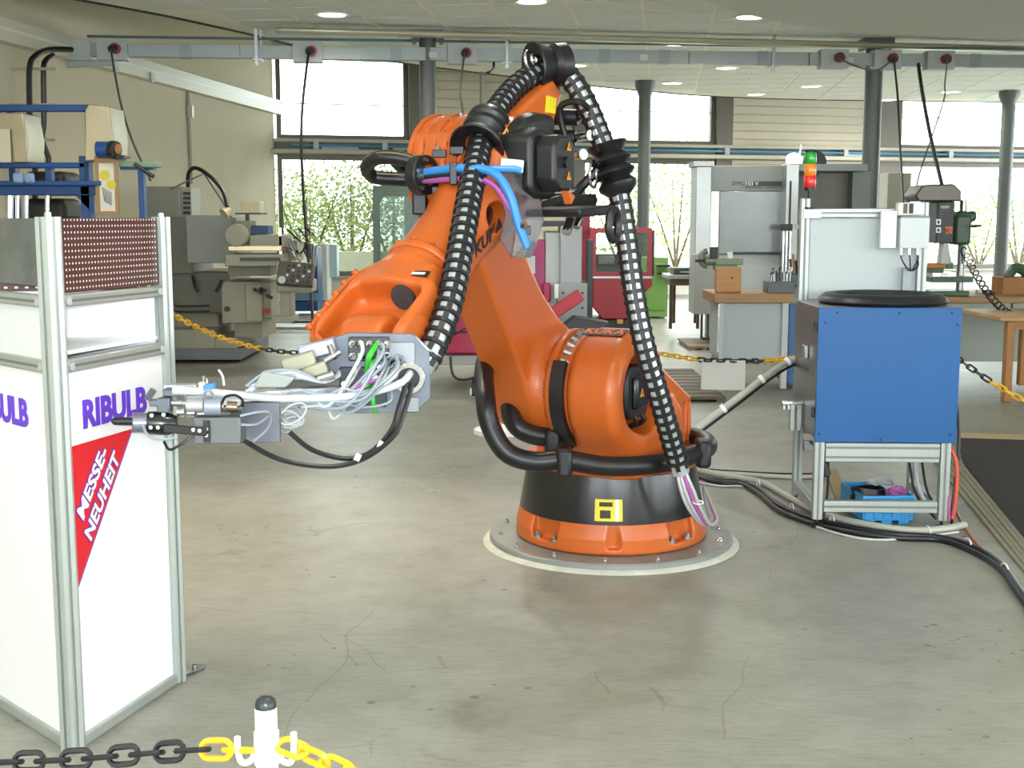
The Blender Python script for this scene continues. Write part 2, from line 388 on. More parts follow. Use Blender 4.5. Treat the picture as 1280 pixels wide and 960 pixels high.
for i, (a, b) in enumerate(bays):
    w = thing('window_%d' % (i + 1), ('tall corner window and upper light beside the cream left wall', 'middle window and upper light behind the robot hose', 'wide window and upper light behind the drill press')[i], 'window', C0 + DB * ((a + b) / 2), 0, kind='structure')
    del w['category']
    for y0, y1, nm in ((Z_S, Z_L, 'lower'), (Z_C, Z_T, 'upper')):
        k = .09
        for r in ((a, a + k, y0, y1), (b - k, b, y0, y1), (a + k, b - k, y0, y0 + k), (a + k, b - k, y1 - k, y1)):
            wpart('window_frame', r[0], r[1], r[2], r[3], -.16, -.04, FRM, w, .008)
        mid = [] if nm == 'upper' else ([(a + b) / 2] if i == 2 else [])
        wpart('pane', a + k, b - k, y0 + k, y1 - k, -.11, -.10, GLS, w)
        if nm == 'upper': wpart('glazing_bar', a + k, b - k, y0 + (y1 - y0) * .42, y0 + (y1 - y0) * .42 + .018, -.12, -.09, FRM, w)
    wpart('sill', a, b, Z_S - .04, Z_S, 0, .12, LEDGE, w)
# suspended ceiling with curved edge
ZC = 3.9
def CP(px, py, z=ZC): return G(px, py, z)
edge = [CP(105, 0.5), CP(205, 19), CP(310, 42), CP(400, 63), CP(530, 82), CP(660, 98), CP(720, 105), CP(800, 113), CP(890, 120), CP(1000, 124), CP(1140, 126), CP(1300, 128)]
edge = spline(edge, 4); d0 = (edge[0] - edge[1]).normalized()
poly = [edge[0] + d0 * 14 + Vector((0, 0, 0))] + edge + [edge[-1] + Vector((5, .2, 0)), Vector((14.4, -6, ZC))]
poly[0] = Vector((max(poly[0].x, -9.5), -6 if poly[0].y < -6 else poly[0].y, ZC)); poly.append(Vector((poly[0].x, -6, ZC)))
TBAR = M('ceiling_grid_white', '#f6f2e2', .5); DKE = M('dark_edge', '#1d2226', .6)
def slab(pts, z0, z1):
    m = MB(); n = len(pts); m.add([(p.x, p.y, z0) for p in pts] + [(p.x, p.y, z1) for p in pts], [tuple(range(n - 1, -1, -1)), tuple(range(n, 2 * n))] + [(i, (i + 1) % n, n + (i + 1) % n, n + i) for i in range(n)]); return m
def area(pts): return sum(a.x * b.y - b.x * a.y for a, b in zip(pts, pts[1:] + pts[:1]))
if area(poly) < 0: poly.reverse()
ceil = slab(poly, ZC, ZC + .12).build('ceiling', TBAR, None, smooth=False, kind='structure')
m = MB(); m.tube([p + Vector((0, 0, .03)) for p in [edge[0] + d0 * 6] + edge], .05, 6); m.build('ceiling_edge', DKE, ceil)
def inside(x, y, pts):
    c = False; j = len(pts) - 1
    for i in range(len(pts)):
        a, b = pts[i], pts[j]
        if (a.y > y) != (b.y > y) and x < (b.x - a.x) * (y - a.y) / (b.y - a.y) + a.x: c = not c
        j = i
    return c
TILE = M('ceiling_tile', '#e8ece8', .8, var=.04, scale=4)
PT = .80; o0 = CP(802, 0); first = None
for i in range(-9, 14):
    for j in range(-2, 18):
        c = o0 + BR * ((i + .5) * PT) + BD * ((j + .5) * PT)
        q = [c + BR * (sx * PT * .46) + BD * (sy * PT * .46) for sx in (-1, 1) for sy in (-1, 1)]
        if not all(inside(p.x, p.y, poly) for p in q): continue
        x = CX + F_PX * c.x / c.y
        if x < -60 or x > 1340: continue
        if first is None:
            m = MB(T(c) @ RZ(-math.radians(6.9))); m.bb(-PT / 2 + .019, PT / 2 - .019, -PT / 2 + .019, PT / 2 - .019, -.008, .002); first = m.build('ceiling_tile', TILE, ceil, smooth=False); c0 = c
        else:
            t = first.copy(); COL.objects.link(t); t.parent = ceil; t.location = c - c0
# ceiling sheet towards the viewer (out of view) is plain; lower gallery soffit upper right
sof = [CP(870, -6, 3.42), CP(885, 2, 3.42), CP(940, 20, 3.42), CP(1005, 32, 3.42), CP(1075, 40, 3.42), CP(1180, 46.5, 3.42), CP(1300, 51, 3.42)]
sof = spline(sof, 4); sof = [Vector((.6, 4.5, 3.42)), Vector((1.05, 8.6, 3.42))] + sof + [Vector((14.4, sof[-1].y + .5, 3.42)), Vector((14.4, 4.5, 3.42))]
if area(sof) < 0: sof.reverse()
slab(sof, 3.42, 3.62).build('ceiling_gallery', M('soffit_grey', '#e2e6df', .8, var=.02), None, smooth=False, kind='structure')
# ceiling beam in front of the columns
bl, br = G(345, 38, 3.8), G(1300, 62, 3.8)
m = MB(); x = br - bl; m.box((bl + br) / 2, (x.length, .14, .075), RZ(math.atan2(x.y, x.x))); m.build('trim_1', M('beam_cream', '#b9b5a0', .3, .4), None, bevel=.03, kind='structure')
# columns
COLM = M('column_grey', '#5c625f', .42, .1, var=.03)
def column(px, Y, r, label, cap):
    x = XW(px, Y, 2.5); t = thing('column', label, 'column', (x, Y, 0), group='round grey columns')
    m = MB(T(x, Y, 0)); m.cyl((0, 0, 0), (0, 0, ZC - .02), r, n=24); m.build('shaft', COLM, t)
    if cap == 'plate':
        m = MB(T(x, Y, 0)); m.bb(-.2, .2, -.2, .2, ZC - .07, ZC - .005); m.build('cap_plate', COLM, t)
        for s in (-1, 1):
            m = MB(T(x, Y, 0)); m.bb(s * .17 - .02, s * .17 + .02, -.1, .1, ZC - .15, ZC - .07); m.build('cap_stiffener', COLM, t)
    else:
        m = MB(T(x, Y, 0)); m.lathe([(r, ZC - .26), (r * 1.55, ZC - .10), (r * 1.55, ZC - .005)], 24); m.build('capital', COLM, t)
    m = MB(T(x, Y, 0)); m.cyl((0, 0, 0), (0, 0, .02), r * 1.6, n=24); m.build('foot_plate', COLM, t)
column(535.5, 16.2, .105, 'dark grey round column behind the robot elbow', 'plate')
column(1089, 16.9, .115, 'dark grey round column behind the signal tower', 'plate')
column(805, 21.9, .11, 'slim grey column in front of the middle window', 'cap')
column(1257, 23.6, .12, 'slim grey column in front of the right window', 'cap')
# floor coverings
DARKM = M('dark_carpet', '#2e2b2a', .95, var=.25, scale=60)
def fslab(pts, z1, z0=0.001): 
    q = [Vector((p.x, p.y, 0)) for p in pts]
    if area(q) < 0: q.reverse()
    return slab(q, z0, z1)
fslab([G(1196, 549), G(1420, 556), G(1700, 1000), G(1400, 822), G(1280, 676), G(1205, 584)], .012).build('floor_mat', DARKM, None, smooth=False, label='dark carpet mat at the right behind the feeder', category='mat')
a0, a1 = G(1160, 570), G(1300, 742); b0, b1 = G(1194, 568), G(1330, 737)
th = thing('threshold_ramp', 'ribbed tan threshold strip along the dark mat', 'threshold', a0)
for i in range(5):
    u0, u1 = i / 5 + .015, (i + 1) / 5 - .015
    fslab([a0.lerp(b0, u0), a0.lerp(b0, u1), a1.lerp(b1, u1), a1.lerp(b1, u0)], .012 + .002 * (i % 2)).build('ramp_rib', M('tan_strip', '#8f8a78', .6, .1, var=.1, scale=8), th, smooth=False)
fslab([G(1197, 543), G(1420, 549), G(1420, 555.5), G(1197, 548.5)], .013).build('threshold_edge', M('tan_edge', '#c2ab80', .5), th, smooth=False)

# ceiling downlights
LEN = M('lamp_lens', '#fff4dc', .4, emit=9.)
def downlight(px, py, label, z=ZC, w=22):
    c = G(px, py, z)
    t = thing('ceiling_light', label, 'light', (c.x, c.y, z), group='recessed ceiling downlights')
    c = c - Vector((0, 0, .011)); m = MB(T(c)); m.lathe([(.16, -.006), (.19, -.012), (.20, -.002), (.20, .01)], 24, cap=False); m.build('rim', CHR0, t)
    m = MB(T(c)); m.lathe([(0.001, -.004), (.155, -.006)], 24, cap=False); m.build('lens', LEN, t)
    ld = bpy.data.lights.new('spot_glow', 'SPOT'); lo = bpy.data.objects.new('spot_glow', ld); COL.objects.link(lo); lo.parent = t; lo.location = (0, 0, -.03)
    ld.energy = w * 14; ld.spot_size = math.radians(165); ld.spot_blend = .8; ld.shadow_soft_size = .15; ld.color = (1, .96, .88)
    return t
CHR0 = M('lamp_rim', '#e8e6dc', .3, .4)
for x, y, l in ((415, 17, 'downlight nearest the upper left, above the busbar trunk'), (665, .5, 'downlight cut by the top edge of the picture'), (938, 20, 'downlight at the curved gallery edge'), (845, 54, 'downlight partly behind the busbar trunk'), (908, 84, 'downlight above the milling machine, nearer one'),
                (840, 103, 'downlight just right of the slim middle column'), (720, 81, 'small downlight beside the hanging hose'), (1014, 107, 'downlight far back between the two right columns'), (945, 117, 'downlight at the far ceiling edge above the milling machine'), (1111, 68, 'downlight behind the socket boxes on the right'), (1110, 124, 'downlight at the far ceiling edge beside the dark column'), (1188, 114, 'downlight far back above the right window')):
    downlight(x, y, l)
for (x, y) in ((-3, 3), (0.2, 3), (-3, 7), (0.2, 7.), (-3.2, 10.5), (0, 10.5), (3.5, 2)):  # added unseen spots without fixtures, brighten the near hall
    c = Vector((x, y, ZC)); k = c - Vector((0, 0, H_CAM))
    ld = bpy.data.lights.new('spot_glow', 'SPOT'); lo = bpy.data.objects.new('spot_glow', ld); COL.objects.link(lo); lo.location = (x, y, ZC - .03)
    ld.energy = 120; ld.spot_size = math.radians(165); ld.spot_blend = .8; ld.shadow_soft_size = .15; ld.color = (1, .985, .96)

ld = bpy.data.lights.new('spot_glow', 'SPOT'); lo = bpy.data.objects.new('spot_glow', ld); COL.objects.link(lo); lo.location = (-1.2, 6.2, ZC - .03)  # added unseen warm spot, makes the warm pool on the floor
ld.energy = 420; ld.spot_size = math.radians(62); ld.spot_blend = 1.; ld.shadow_soft_size = .12; ld.color = (1, .86, .62)
# ------------------------------------------------------------ robot
ORG = M('orange_paint', '#c45f20', .42, coat=.15, var=.05, scale=3, bump=.02)
BLK = M('black_plastic', '#1b1c1e', .42)
BLKG = M('black_gloss', '#0e0f14', .28, coat=.3)
RUB = M('black_rubber', '#17171a', .36)
STL = M('steel', '#a9adb0', .3, .9, var=.12, scale=14)
CHR = M('chrome', '#d8dade', .15, 1.)
ALU = M('aluminium', '#c3c8cc', .38, .75, var=.06, scale=20)
YEL = M('yellow_sticker', '#e8d42a', .5, var=.05)
WHT = M('white_plastic', '#eceeee', .45)
R0 = G(763, 664, .045); R0 = Vector((R0.x, R0.y, 0))
FD = Vector((-.5, -math.sqrt(.75), 0)); RA = math.atan2(FD.y, FD.x)
RB = T(R0) @ RZ(RA)                       # robot frame: x forward, y to the motor side, z up
robot = thing('industrial_robot', 'large orange six-axis industrial robot arm with black base skirt and hoses', 'robot', R0, RA)
TH, AL = math.radians(51.5), math.radians(35)
A2 = Vector((.35, 0, .81)); A3 = A2 + 1.25 * Vector((math.cos(TH), 0, math.sin(TH)))
FA = RB @ frame(A3, (math.cos(AL), 0, -math.sin(AL)), (0, 1, 0))      # forearm frame: x along the forearm, y side, z up
UA = RB @ frame(A2, (math.cos(TH), 0, math.sin(TH)), (0, 1, 0))       # link arm frame: x along the arm, y side
camdir = math.atan2(-R0.y, -R0.x) - RA
def base_fn(p):
    d = s_cyl(p, (0, 0, .045), (0, 0, .19), .47, .012)
    r = np.hypot(p[:, 0], p[:, 1]); d = np.maximum(d, (r - .475) * .8 + (p[:, 2] - .10) * .22)
    for k in range(4):
        a = camdir + math.radians(47) + k * math.pi / 2
        R = np.array(Matrix.Rotation(a, 3, 'Z'))
        d = smax(d, -s_box(p, (math.cos(a) * .465, math.sin(a) * .465, .155), (.05, .085, .07), .02, R), .012)
        a2 = camdir + k * math.pi / 2 + math.radians(2)
        d = smax(d, -s_cyl(p, (math.cos(a2) * .485, math.sin(a2) * .485, .075), (math.cos(a2) * .485, math.sin(a2) * .485, .25), .04, .01), .008)
    return d
sdf_obj('base_casting', base_fn, (-.5, -.5, .03), (.5, .5, .21), .0085, RB, ORG, robot)
mb = MB(RB); mb.lathe([(.452, .186), (.452, .192), (.417, .405), (.40, .41)], 72, cap=True)
skirt = mb.build('base_skirt', BLKG, robot, ang=30, label='black conical skirt')
# yellow warning sticker on the skirt
def skirt_pt(ang, z, o=.002):
    r = .452 - (z - .192) / .213 * .035 + o; return Vector((r * math.cos(ang), r * math.sin(ang), z))
def patch(a0, a1, z0, z1, o=.002, n=6, Mx=RB):
    m = MB(Mx); vs = []; fs = []
    for i in range(n + 1):
        a = a0 + (a1 - a0) * i / n; vs += [skirt_pt(a, z0, o), skirt_pt(a, z1, o)]
    m.add(vs, [(2 * i, 2 * i + 2, 2 * i + 3, 2 * i + 1) for i in range(n)]); return m
patch(camdir - .165, camdir + .125, .205, .305).build('warning_sticker', YEL, robot, label='yellow warning sticker on skirt')
st = robot
patch(camdir + .05, camdir + .085, .205, .305, .003).build('sticker_strip', WHT, robot)
patch(camdir - .11, camdir + .0, .218, .255, .003).build('sticker_figure', M('sticker_black', '#3a3016', .6), robot)
patch(camdir - .12, camdir + .02, .272, .292, .003).build('sticker_text', MATS['sticker_black'], robot)
for k in range(4):
    a0 = camdir + math.radians(47) + k * math.pi / 2
    for da in (-.13, .13):
        x, y = .447 * math.cos(a0 + da), .447 * math.sin(a0 + da)
        m = MB(RB); m.cyl((x, y, .08), (x, y, .094), .022, n=14); m.cyl((x, y, .094), (x, y, .112), .012, n=6); m.build('anchor_bolt', STL, robot)
# carousel
def car_fn(p):
    d = s_cyl(p, (.35, .055, .81), (.35, .32, .81), .285, .06)
    ped = s_box(p, (.14, .14, .55), (.32, .20, .20), .12)
    d = smin(d, ped, .10)
    low = s_cone(p, (.02, 0, .44), (.10, .05, .52), .36, .30)
    low = np.maximum(low, .415 - p[:, 2]); d = smin(d, low, .06)
    # rear bracket
    rear = s_ext(s_poly(p[:, [0, 2]], [(.28, 1.03), (-.22, .78), (-.38, .70), (-.40, .42), (.2, .42)]), p[:, 1], .10, .27, .025)
    d = smin(d, rear, .035)
    d = np.maximum(d, .412 - p[:, 2])
    d = smin(d, s_cyl(p, (0, 0, .41), (0, 0, .438), .432, .008), .012)
    d = smax(d, -s_cyl(p, (.35, .12, .81), (.35, .6, .81), .19, .01), .025)
    d = smax(d, -s_box(p, (-.28, .29, .58), (.02, .05, .10), .015), .01)
    d = smax(d, -s_box(p, (-.34, .29, .58), (.012, .05, .10), .01), .01)
    # cut-away at the rear top of the pedestal
    return d
sdf_obj('carousel', car_fn, (-.46, -.46, .39), (.68, .46, 1.1), .0125, RB, ORG, robot)
# A2 flange between carousel and link arm
mb = MB(RB @ T(A2) @ RX(math.pi / 2)); mb.lathe([(.20, -.07), (.258, -.07), (.258, .05), (.2, .05)], 64); mb.build('shoulder_flange', ORG, robot)
for i in range(14):
    a = math.radians(-10 + i * 11); x, z = .268 * math.cos(a), .268 * math.sin(a)
    m = MB(RB @ T(A2)); m.cyl((x * .9, .05, z * .9), (x * .98, .012, z * .98), .017, n=10); m.build('flange_bolt', STL, robot)
# black band on the flange
mb = MB(RB @ T(A2)); vs = []; fs = []
for i in range(21):
    a = math.radians(-100 + i * 6.6)
    for r, y in ((.262, .055), (.288, .055), (.288, -.01), (.262, -.01)): vs.append((r * math.cos(a), y, r * math.sin(a)))
for i in range(20):
    for j in range(4): fs.append((i * 4 + j, i * 4 + (j + 1) % 4, i * 4 + 4 + (j + 1) % 4, i * 4 + 4 + j))
mb.add(vs, fs + [(3, 2, 1, 0), (80, 81, 82, 83)]); mb.build('flange_guard', BLK, robot, label='black guard strip at the shoulder')
# link arm (arm frame: x along, y side, z = up/back across)
def arm_fn(p):
    xz = p[:, [0, 2]]
    body = s_poly(xz, [(.0, -.235), (.15, -.225), (.35, -.195), (.75, -.175), (1.25, -.165), (1.36, -.10), (1.36, .10), (1.25, .165), (.75, .155), (.45, .17), (.2, .225), (-.05, .25)])
    # chamfered front edge on the outer (-y) side
    d = s_ext(body, p[:, 1], -.335, -.12, .018)
    disc = s_cyl(p, (0, -.03, 0), (0, -.30, 0), .255, .04); d = smin(d, disc, .09)
    el = s_cyl(p, (1.25, -.30, 0), (1.25, -.06, 0), .19, .03); d = smin(d, el, .05)
    fl2 = s_cyl(p, (0, -.005, 0), (0, -.045, 0), .275, .01); d = smin(d, fl2, .012)
    return d
sdf_obj('link_arm', arm_fn, (-.35, -.37, -.33), (1.49, .03, .33), .0125, UA, ORG, robot)
# elbow drum
def elb_fn(p):
    d = s_cyl(p, (0, -.28, 0), (0, .0, 0), .222, .035)
    for y in (-.21, -.10): d = smax(d, -np.maximum(np.abs(p[:, 1] - y) - .008, .213 - np.hypot(p[:, 0], p[:, 2])), .006)
    for a in (35, 100, 165):
        a = math.radians(a); c = (math.cos(a) * .21, -.15, math.sin(a) * .21)
        d = smin(d, s_box(p, c, (.02, .12, .02), .008), .02)
    return d
E3 = RB @ T(A3)
sdf_obj('elbow_drum', elb_fn, (-.27, -.31, -.27), (.27, .03, .27), .010, E3, ORG, robot)
for y in (-.262, -.155, -.05):
    m = MB(E3 @ T(0, y, 0) @ RX(math.pi / 2)); m.lathe([(.20, -.011), (.229, -.011), (.231, 0), (.229, .011), (.20, .011)], 64, cap=False); m.build('drum_rib', ORG, robot)
for k in range(12):
    a = math.radians(20 + k * 20); m = MB(E3); m.cyl((.218 * math.cos(a), -.13, .218 * math.sin(a)), (.231 * math.cos(a), -.13, .231 * math.sin(a)), .011, n=8); m.build('drum_bolt', STL if k % 3 == 0 else ORG, robot)
# forearm (forearm frame)
def fore_fn(p):
    d = s_cyl(p, (0, -.045, 0), (0, .15, 0), .195, .05)
    d = smin(d, s_cone(p, (.02, .045, -.01), (.30, .03, -.01), .185, .150), .06)
    t = s_cyl(p, (.2, .03, -.01), (.69, .03, -.01), .140, .01); d = smin(d, t, .05)
    rear = s_ext(s_poly(p[:, [0, 2]], [(.12, .165), (-.08, .175), (-.50, .12), (-.54, .03), (-.28, -.10), (.0, -.15)]), p[:, 1], -.045, .09, .02)
    d = smin(d, rear, .05)
    d = smax(d, -s_cyl(p, (.33, .10, .0), (.33, .4, .0), .056, .0), .02)     # oval opening
    d = smin(d, s_cyl(p, (.67, .03, -.01), (.705, .03, -.01), .156, .008), .01)
    return d
sdf_obj('forearm', fore_fn, (-.68, -.08, -.22), (.73, .22, .22), .011, FA, ORG, robot)
for i in range(12):
    a = 2 * math.pi * i / 12
    m = MB(FA @ T(.658, .03, -.01)); m.cyl((0, .148 * math.cos(a), .148 * math.sin(a)), (.015, .148 * math.cos(a), .148 * math.sin(a)), .012, n=8); m.build('flange_screw', ORG, robot)
mb = MB(FA); mb.lathe([(.0, 0), (.048, 0), (.044, .03), (0, .04)], 20, T(.33, .10, .0) @ RX(-math.pi / 2) @ Matrix.Diagonal((1.15, .8, 1, 1))); mb.build('oval_cover', BLKG, robot)
# in-line wrist with fork
def wr_fn(p):
    d = s_cyl(p, (.705, .03, -.01), (.76, .03, -.01), .146, .01)
    d = smin(d, s_cone(p, (.75, .03, -.01), (.85, .03, -.01), .13, .13), .04)
    prof = s_poly(p[:, [0, 1]], [(.76, -.10), (.86, -.150), (1.12, -.160), (1.19, -.12), (1.19, .18), (1.12, .22), (.86, .21), (.76, .16)])
    body = s_ext(prof, p[:, 2], -.14, .115, .045)
    d = smin(d, body, .05)
    gap = s_box(p, (1.14, .03, .03), (.16, .10, .22), .03); d = smax(d, -gap, .02)
    pocket = s_box(p, (1.03, .035, .13), (.14, .15, .115), .04); d = smax(d, -pocket, .025)
    for y in (-.152, .212): d = smin(d, s_cyl(p, (1.08, y - .012, -.01), (1.08, y + .012, -.01), .11, .008), .015)
    return d
sdf_obj('wrist_fork', wr_fn, (.69, -.21, -.18), (1.25, .27, .17), .0085, FA, ORG, robot)
def hub_fn(p):
    d = s_cyl(p, (1.08, -.06, -.01), (1.08, .12, -.01), .105, .03)
    d = smin(d, s_cyl(p, (1.08, .03, -.01), (1.08 + .17 * math.cos(.5), .03, -.01 - .17 * math.sin(.5)), .085, .02), .04)
    return d
sdf_obj('wrist_hub', hub_fn, (.96, -.09, -.2), (1.36, .16, .14), .009, FA, ORG, robot)
m = MB(FA); m.tube(spline([(.78, -.115, .09), (.86, -.150, .098), (1.0, -.155, .10), (1.12, -.158, .095), (1.185, -.12, .07)], 6), .009, 8); m.build('cover_rim', ORG, robot)
for k in range(6):
    m = MB(FA @ T(.83 + .062 * k, -.142 - .012 * min(1, k), .10)); m.cyl((0, 0, 0), (0, -.008, .014), .013, n=8); m.build('cover_screw', ORG, robot)
mb = MB(FA); mb.cyl((.885, .088, .056), (.910, .088, .064), .046, n=28); mb.build('round_plug', M('dark_plug', '#3b3a3a', .5), robot, label='dark round plug in wrist')
mb = MB(FA); mb.box((.84, .12, .1165), (.030, .13, .004)); mb.build('name_plate', BLK, robot)
mb = MB(FA); mb.box((.84, .12, .1185), (.012, .10, .002)); mb.build('name_plate_print', WHT, robot)
# maker's name: on the drum and along the forearm
LT = M('orange_letter', '#e8651c', .5)
a = math.radians(72)
nrm = Vector((math.cos(a), 0, math.sin(a))); tx = Vector((0, 1, 0)); ty = nrm.cross(tx)
KM = RB @ frame(A2 + nrm * .2875 + Vector((0, .17, 0)), tx, ty)
mb = MB(KM); mb.box((0, 0, 0), (.20, .075, .004)); mb.build('name_sign', BLK, robot)
text('name_lettering', 'KUKA', .07, KM @ T(0, 0, .003), LT, robot, bold=.002, sx=1.05)
KM2 = FA @ frame((.42, .172, -.03), (-1, 0, -.12), (0, .25, 1))
text('name_lettering', 'KUKA', .085, KM2, BLK, robot, bold=.003)
# shoulder motor in the carousel opening
mb = MB(RB @ T(A2)); mb.prism([(-.085, -.12), (.085, -.12), (.125, -.07), (.125, .07), (.085, .12), (-.085, .12), (-.125, .07), (-.125, -.07)], .17, T(0, .13, 0) @ RX(-math.pi / 2)); mot = mb.build('shoulder_motor', BLK, robot, bevel=.012)
mb = MB(RB @ T(A2)); mb.bb(-.07, .07, .29, .325, -.075, .075); mb.build('motor_cap', BLKG, robot, bevel=.015)
def triangle(Mx, s=.022):
    m = MB(Mx); m.prism([(-s, -s * .8), (s, -s * .8), (0, s)], .002); o = m.build('warning_triangle', M('warn_orange', '#f29a1f', .5), robot)
    m = MB(Mx); m.prism([(-s * .16, -s * .5), (s * .16, -s * .5), (s * .2, s * .35), (-s * .2, s * .35)], .003); m.build('triangle_mark', BLK, robot)
triangle(RB @ frame(A2 + Vector((.02, .327, .0)), (-1, 0, 0), (0, 0, 1)))
for q in ((-.05, -.15), (.03, -.14)):
    m = MB(RB @ T(A2)); m.tube(spline([(q[0], .28, -.09), (q[0] - .01, .30, -.14), (q[0] - .03, .22, -.18)], 6), .012, 8); m.build('motor_cable', BLK, robot)
# elbow motors: big black housing on the side of the forearm
MM = E3 @ T(.05, .05, .02) @ Matrix.Diagonal((.8, .9, .8, 1))
mb = MB(MM); mb.prism([(-.15, -.13), (-.07, -.175), (.07, -.175), (.15, -.13), (.15, .12), (.08, .165), (-.08, .165), (-.15, .12)], .24, RX(-math.pi / 2) @ T(0, 0, -.0) @ Matrix.Diagonal((1, -1, 1, 1)))
mb.build('elbow_motor', BLK, robot, bevel=.02, seg=3)
mb = MB(MM); mb.prism([(-.11, -.09), (-.05, -.14), (.05, -.14), (.11, -.09), (.11, .08), (.06, .13), (-.06, .13), (-.11, .08)], .10, T(0, .235, 0) @ RX(-math.pi / 2) @ Matrix.Diagonal((1, -1, 1, 1)))
mb.build('elbow_motor_cap', BLK, robot, bevel=.015, seg=3)
mb = MB(MM); mb.cyl((0, .33, 0), (0, .35, 0), .028, n=20); mb.build('motor_plug', BLKG, robot)
triangle(MM @ frame((-.03, .338, -.065), (-1, 0, 0), (0, 0, 1)))
triangle(MM @ frame((-.03, .338, .075), (-1, 0, 0), (0, 0, 1)))
triangle(MM @ frame((.112, .10, .146), (-.5, .75, 0), (-.35, 0, 1)))
triangle(MM @ frame((.152, .12, -.09), (0, 1, 0), (0, 0, 1)))
# black cowl that wraps from the forearm onto the motors
mb = MB(E3); mb.tube(spline([(.12, .12, -.06), (.12, .14, .06), (.05, .17, .16), (-.08, .19, .17)], 8), [.05] * 25, 10); mb.build('motor_cowl', BLK, robot)
mb = MB(FA); mb.prism([(-.47, .045), (-.40, .10), (-.35, .05), (-.42, .0)], .004, T(0, .092, 0) @ RX(math.pi / 2) @ T(0, 0, -.004)); mb.build('yellow_label', YEL, robot, label='yellow sticker on the rear of the forearm')
# second motor with connectors at the rear end
for k, (x, z) in enumerate(((-.50, -.06), (-.43, -.12), (-.33, -.15))):
    m = MB(FA); m.cyl((x, .03, z), (x - .02, .14, z - .02), .036, n=14); m.build('rear_motor', BLK, robot, bevel=.006)
    m = MB(FA); m.cyl((x - .02, .14, z - .02), (x + .01, .22, z + .01), .019, n=12); m.cyl((x + .01, .22, z + .01), (x + .015, .235, z + .015), .023, n=12); m.build('plug_connector', CHR, robot)
m = MB(FA); m.tube(spline([(-.50, .22, -.05), (-.46, .2, .03), (-.46, .1, .0), (-.4, .12, -.15), (-.34, .14, -.16)], 6), .014, 8); m.build('motor_cable', BLK, robot)
# lower black support plate and clips under the motors
mb = MB(E3); mb.prism([(-.25, -.03), (.06, -.01), (.05, .02), (-.26, .01)], .30, T(0, .12, -.17) @ RX(-math.pi / 2) @ T(0, 0, 0)); mb.build('support_plate', BLK, robot, bevel=.008)
for y in (.18, .40):
    m = MB(E3); m.prism([(.06, -.11), (.12, -.09), (.09, -.14)], .03, T(0, y, 0) @ RX(math.pi / 2)); m.build('orange_lug', ORG, robot)
mb = MB(E3); mb.tube([Vector((-.16 + .045 * math.cos(t * math.pi / 12), .46, -.22 + .06 * math.sin(t * math.pi / 12))) for t in range(24)], .017, 8, closed=True); mb.build('ring_clamp', BLK, robot)
mb = MB(E3); mb.cyl((-.02, .34, -.20), (.02, .34, -.25), .020, n=14); mb.cyl((-.02, .38, -.19), (.01, .38, -.23), .014, n=12); mb.build('chrome_fitting', CHR, robot)
# ------------------------------------------------------------ robot: hoses and cables
GREYH = M('grey_hose', '#b9bcbc', .35, .2)
SILV = M('silver_sleeve', '#d2d8dc', .22, .55)
def ring_mesh(r, pitch):
    m = MB(); w = pitch * .43; ro = r * 1.17
    m.lathe([(r * .98, 0), (ro, pitch * .05), (ro, w - pitch * .05), (r * .98, w)], 16, cap=False)
    for k in range(6):
        a = k * math.pi / 3
        for da in (0,):
            c = [(math.cos(a + q) * rr, math.sin(a + q) * rr) for q, rr in ((-.22, r), (.22, r), (.22, r * 1.09), (-.22, r * 1.09))]
            m.prism(c, pitch - w + .004, T(0, 0, w - .002))
    return m
def ringed_hose(name, pts, r, pitch, label):
    path = spline(pts, 14); core = MB(); core.tube(path, r * .96, 12); o = core.build(name, SILV, robot, label=label)
    pr = ring_mesh(r, pitch); first = None; q = resample(path, pitch)
    for i in range(len(q) - 1):
        x, y, d = basis(q[i + 1] - q[i]); Mx = frame(q[i], x, y)
        if first is None:
            first = MB(); first.v = pr.v; first.f = pr.f; first.mi = pr.mi
            ob = first.build('hose_ring', BLK, None); me = ob.data; first = ob
        else:
            ob = first.copy(); COL.objects.link(ob)
        ob.parent = o; ob.matrix_parent_inverse = I4; ob.matrix_basis = MW[robot.name].inverted() @ Mx
    return o
ringed_hose('protective_hose', PP((700, 84, 5.48), (676, 88, 5.42), (648, 106, 5.32), (625, 132, 5.18), (606, 165, 5.02), (595, 205, 4.84), (585, 255, 4.68), (574, 320, 4.52), (560, 385, 4.38), (541, 435, 4.28), (526, 462, 4.25)), .043, .042, 'ringed black hose draped down the forearm')
ringed_hose('protective_hose', PP((688, 82, 5.48), (708, 92, 5.46), (729, 122, 5.44), (750, 170, 5.42), (767, 213, 5.40), (777, 260, 5.38), (785, 312, 5.36), (793, 370, 5.34), (805, 430, 5.33), (822, 490, 5.36), (838, 545, 5.42), (851, 590, 5.48)), .043, .042, 'ringed black hose hanging down to the base')
def bellow(pos, d, prof, name='rubber_boot'):
    x, y, d = basis(d); m = MB(frame(pos, x, y)); m.lathe(prof, 28, cap=False); return m.build(name, RUB, robot, ang=40)
B1 = [(.050, -.09), (.100, -.115), (.105, -.11), (.082, -.06), (.062, -.035), (.085, -.02), (.088, .0), (.064, .015), (.086, .03), (.086, .06), (.07, .085), (.045, .09)]
bellow(P(606, 165, 5.02), P(628, 130, 5.17) - P(598, 190, 4.9), [(a * 1.05, b * 1.05) for a, b in B1])
B2 = [(.045, .11), (.085, .125), (.088, .118), (.06, .085), (.085, .06), (.088, .052), (.060, .03), (.088, .005), (.09, -.003), (.062, -.025), (.085, -.05), (.08, -.07), (.046, -.1)]
bellow(P(768, 216, 5.40), P(750, 170, 5.42) - P(776, 262, 5.38), B2)
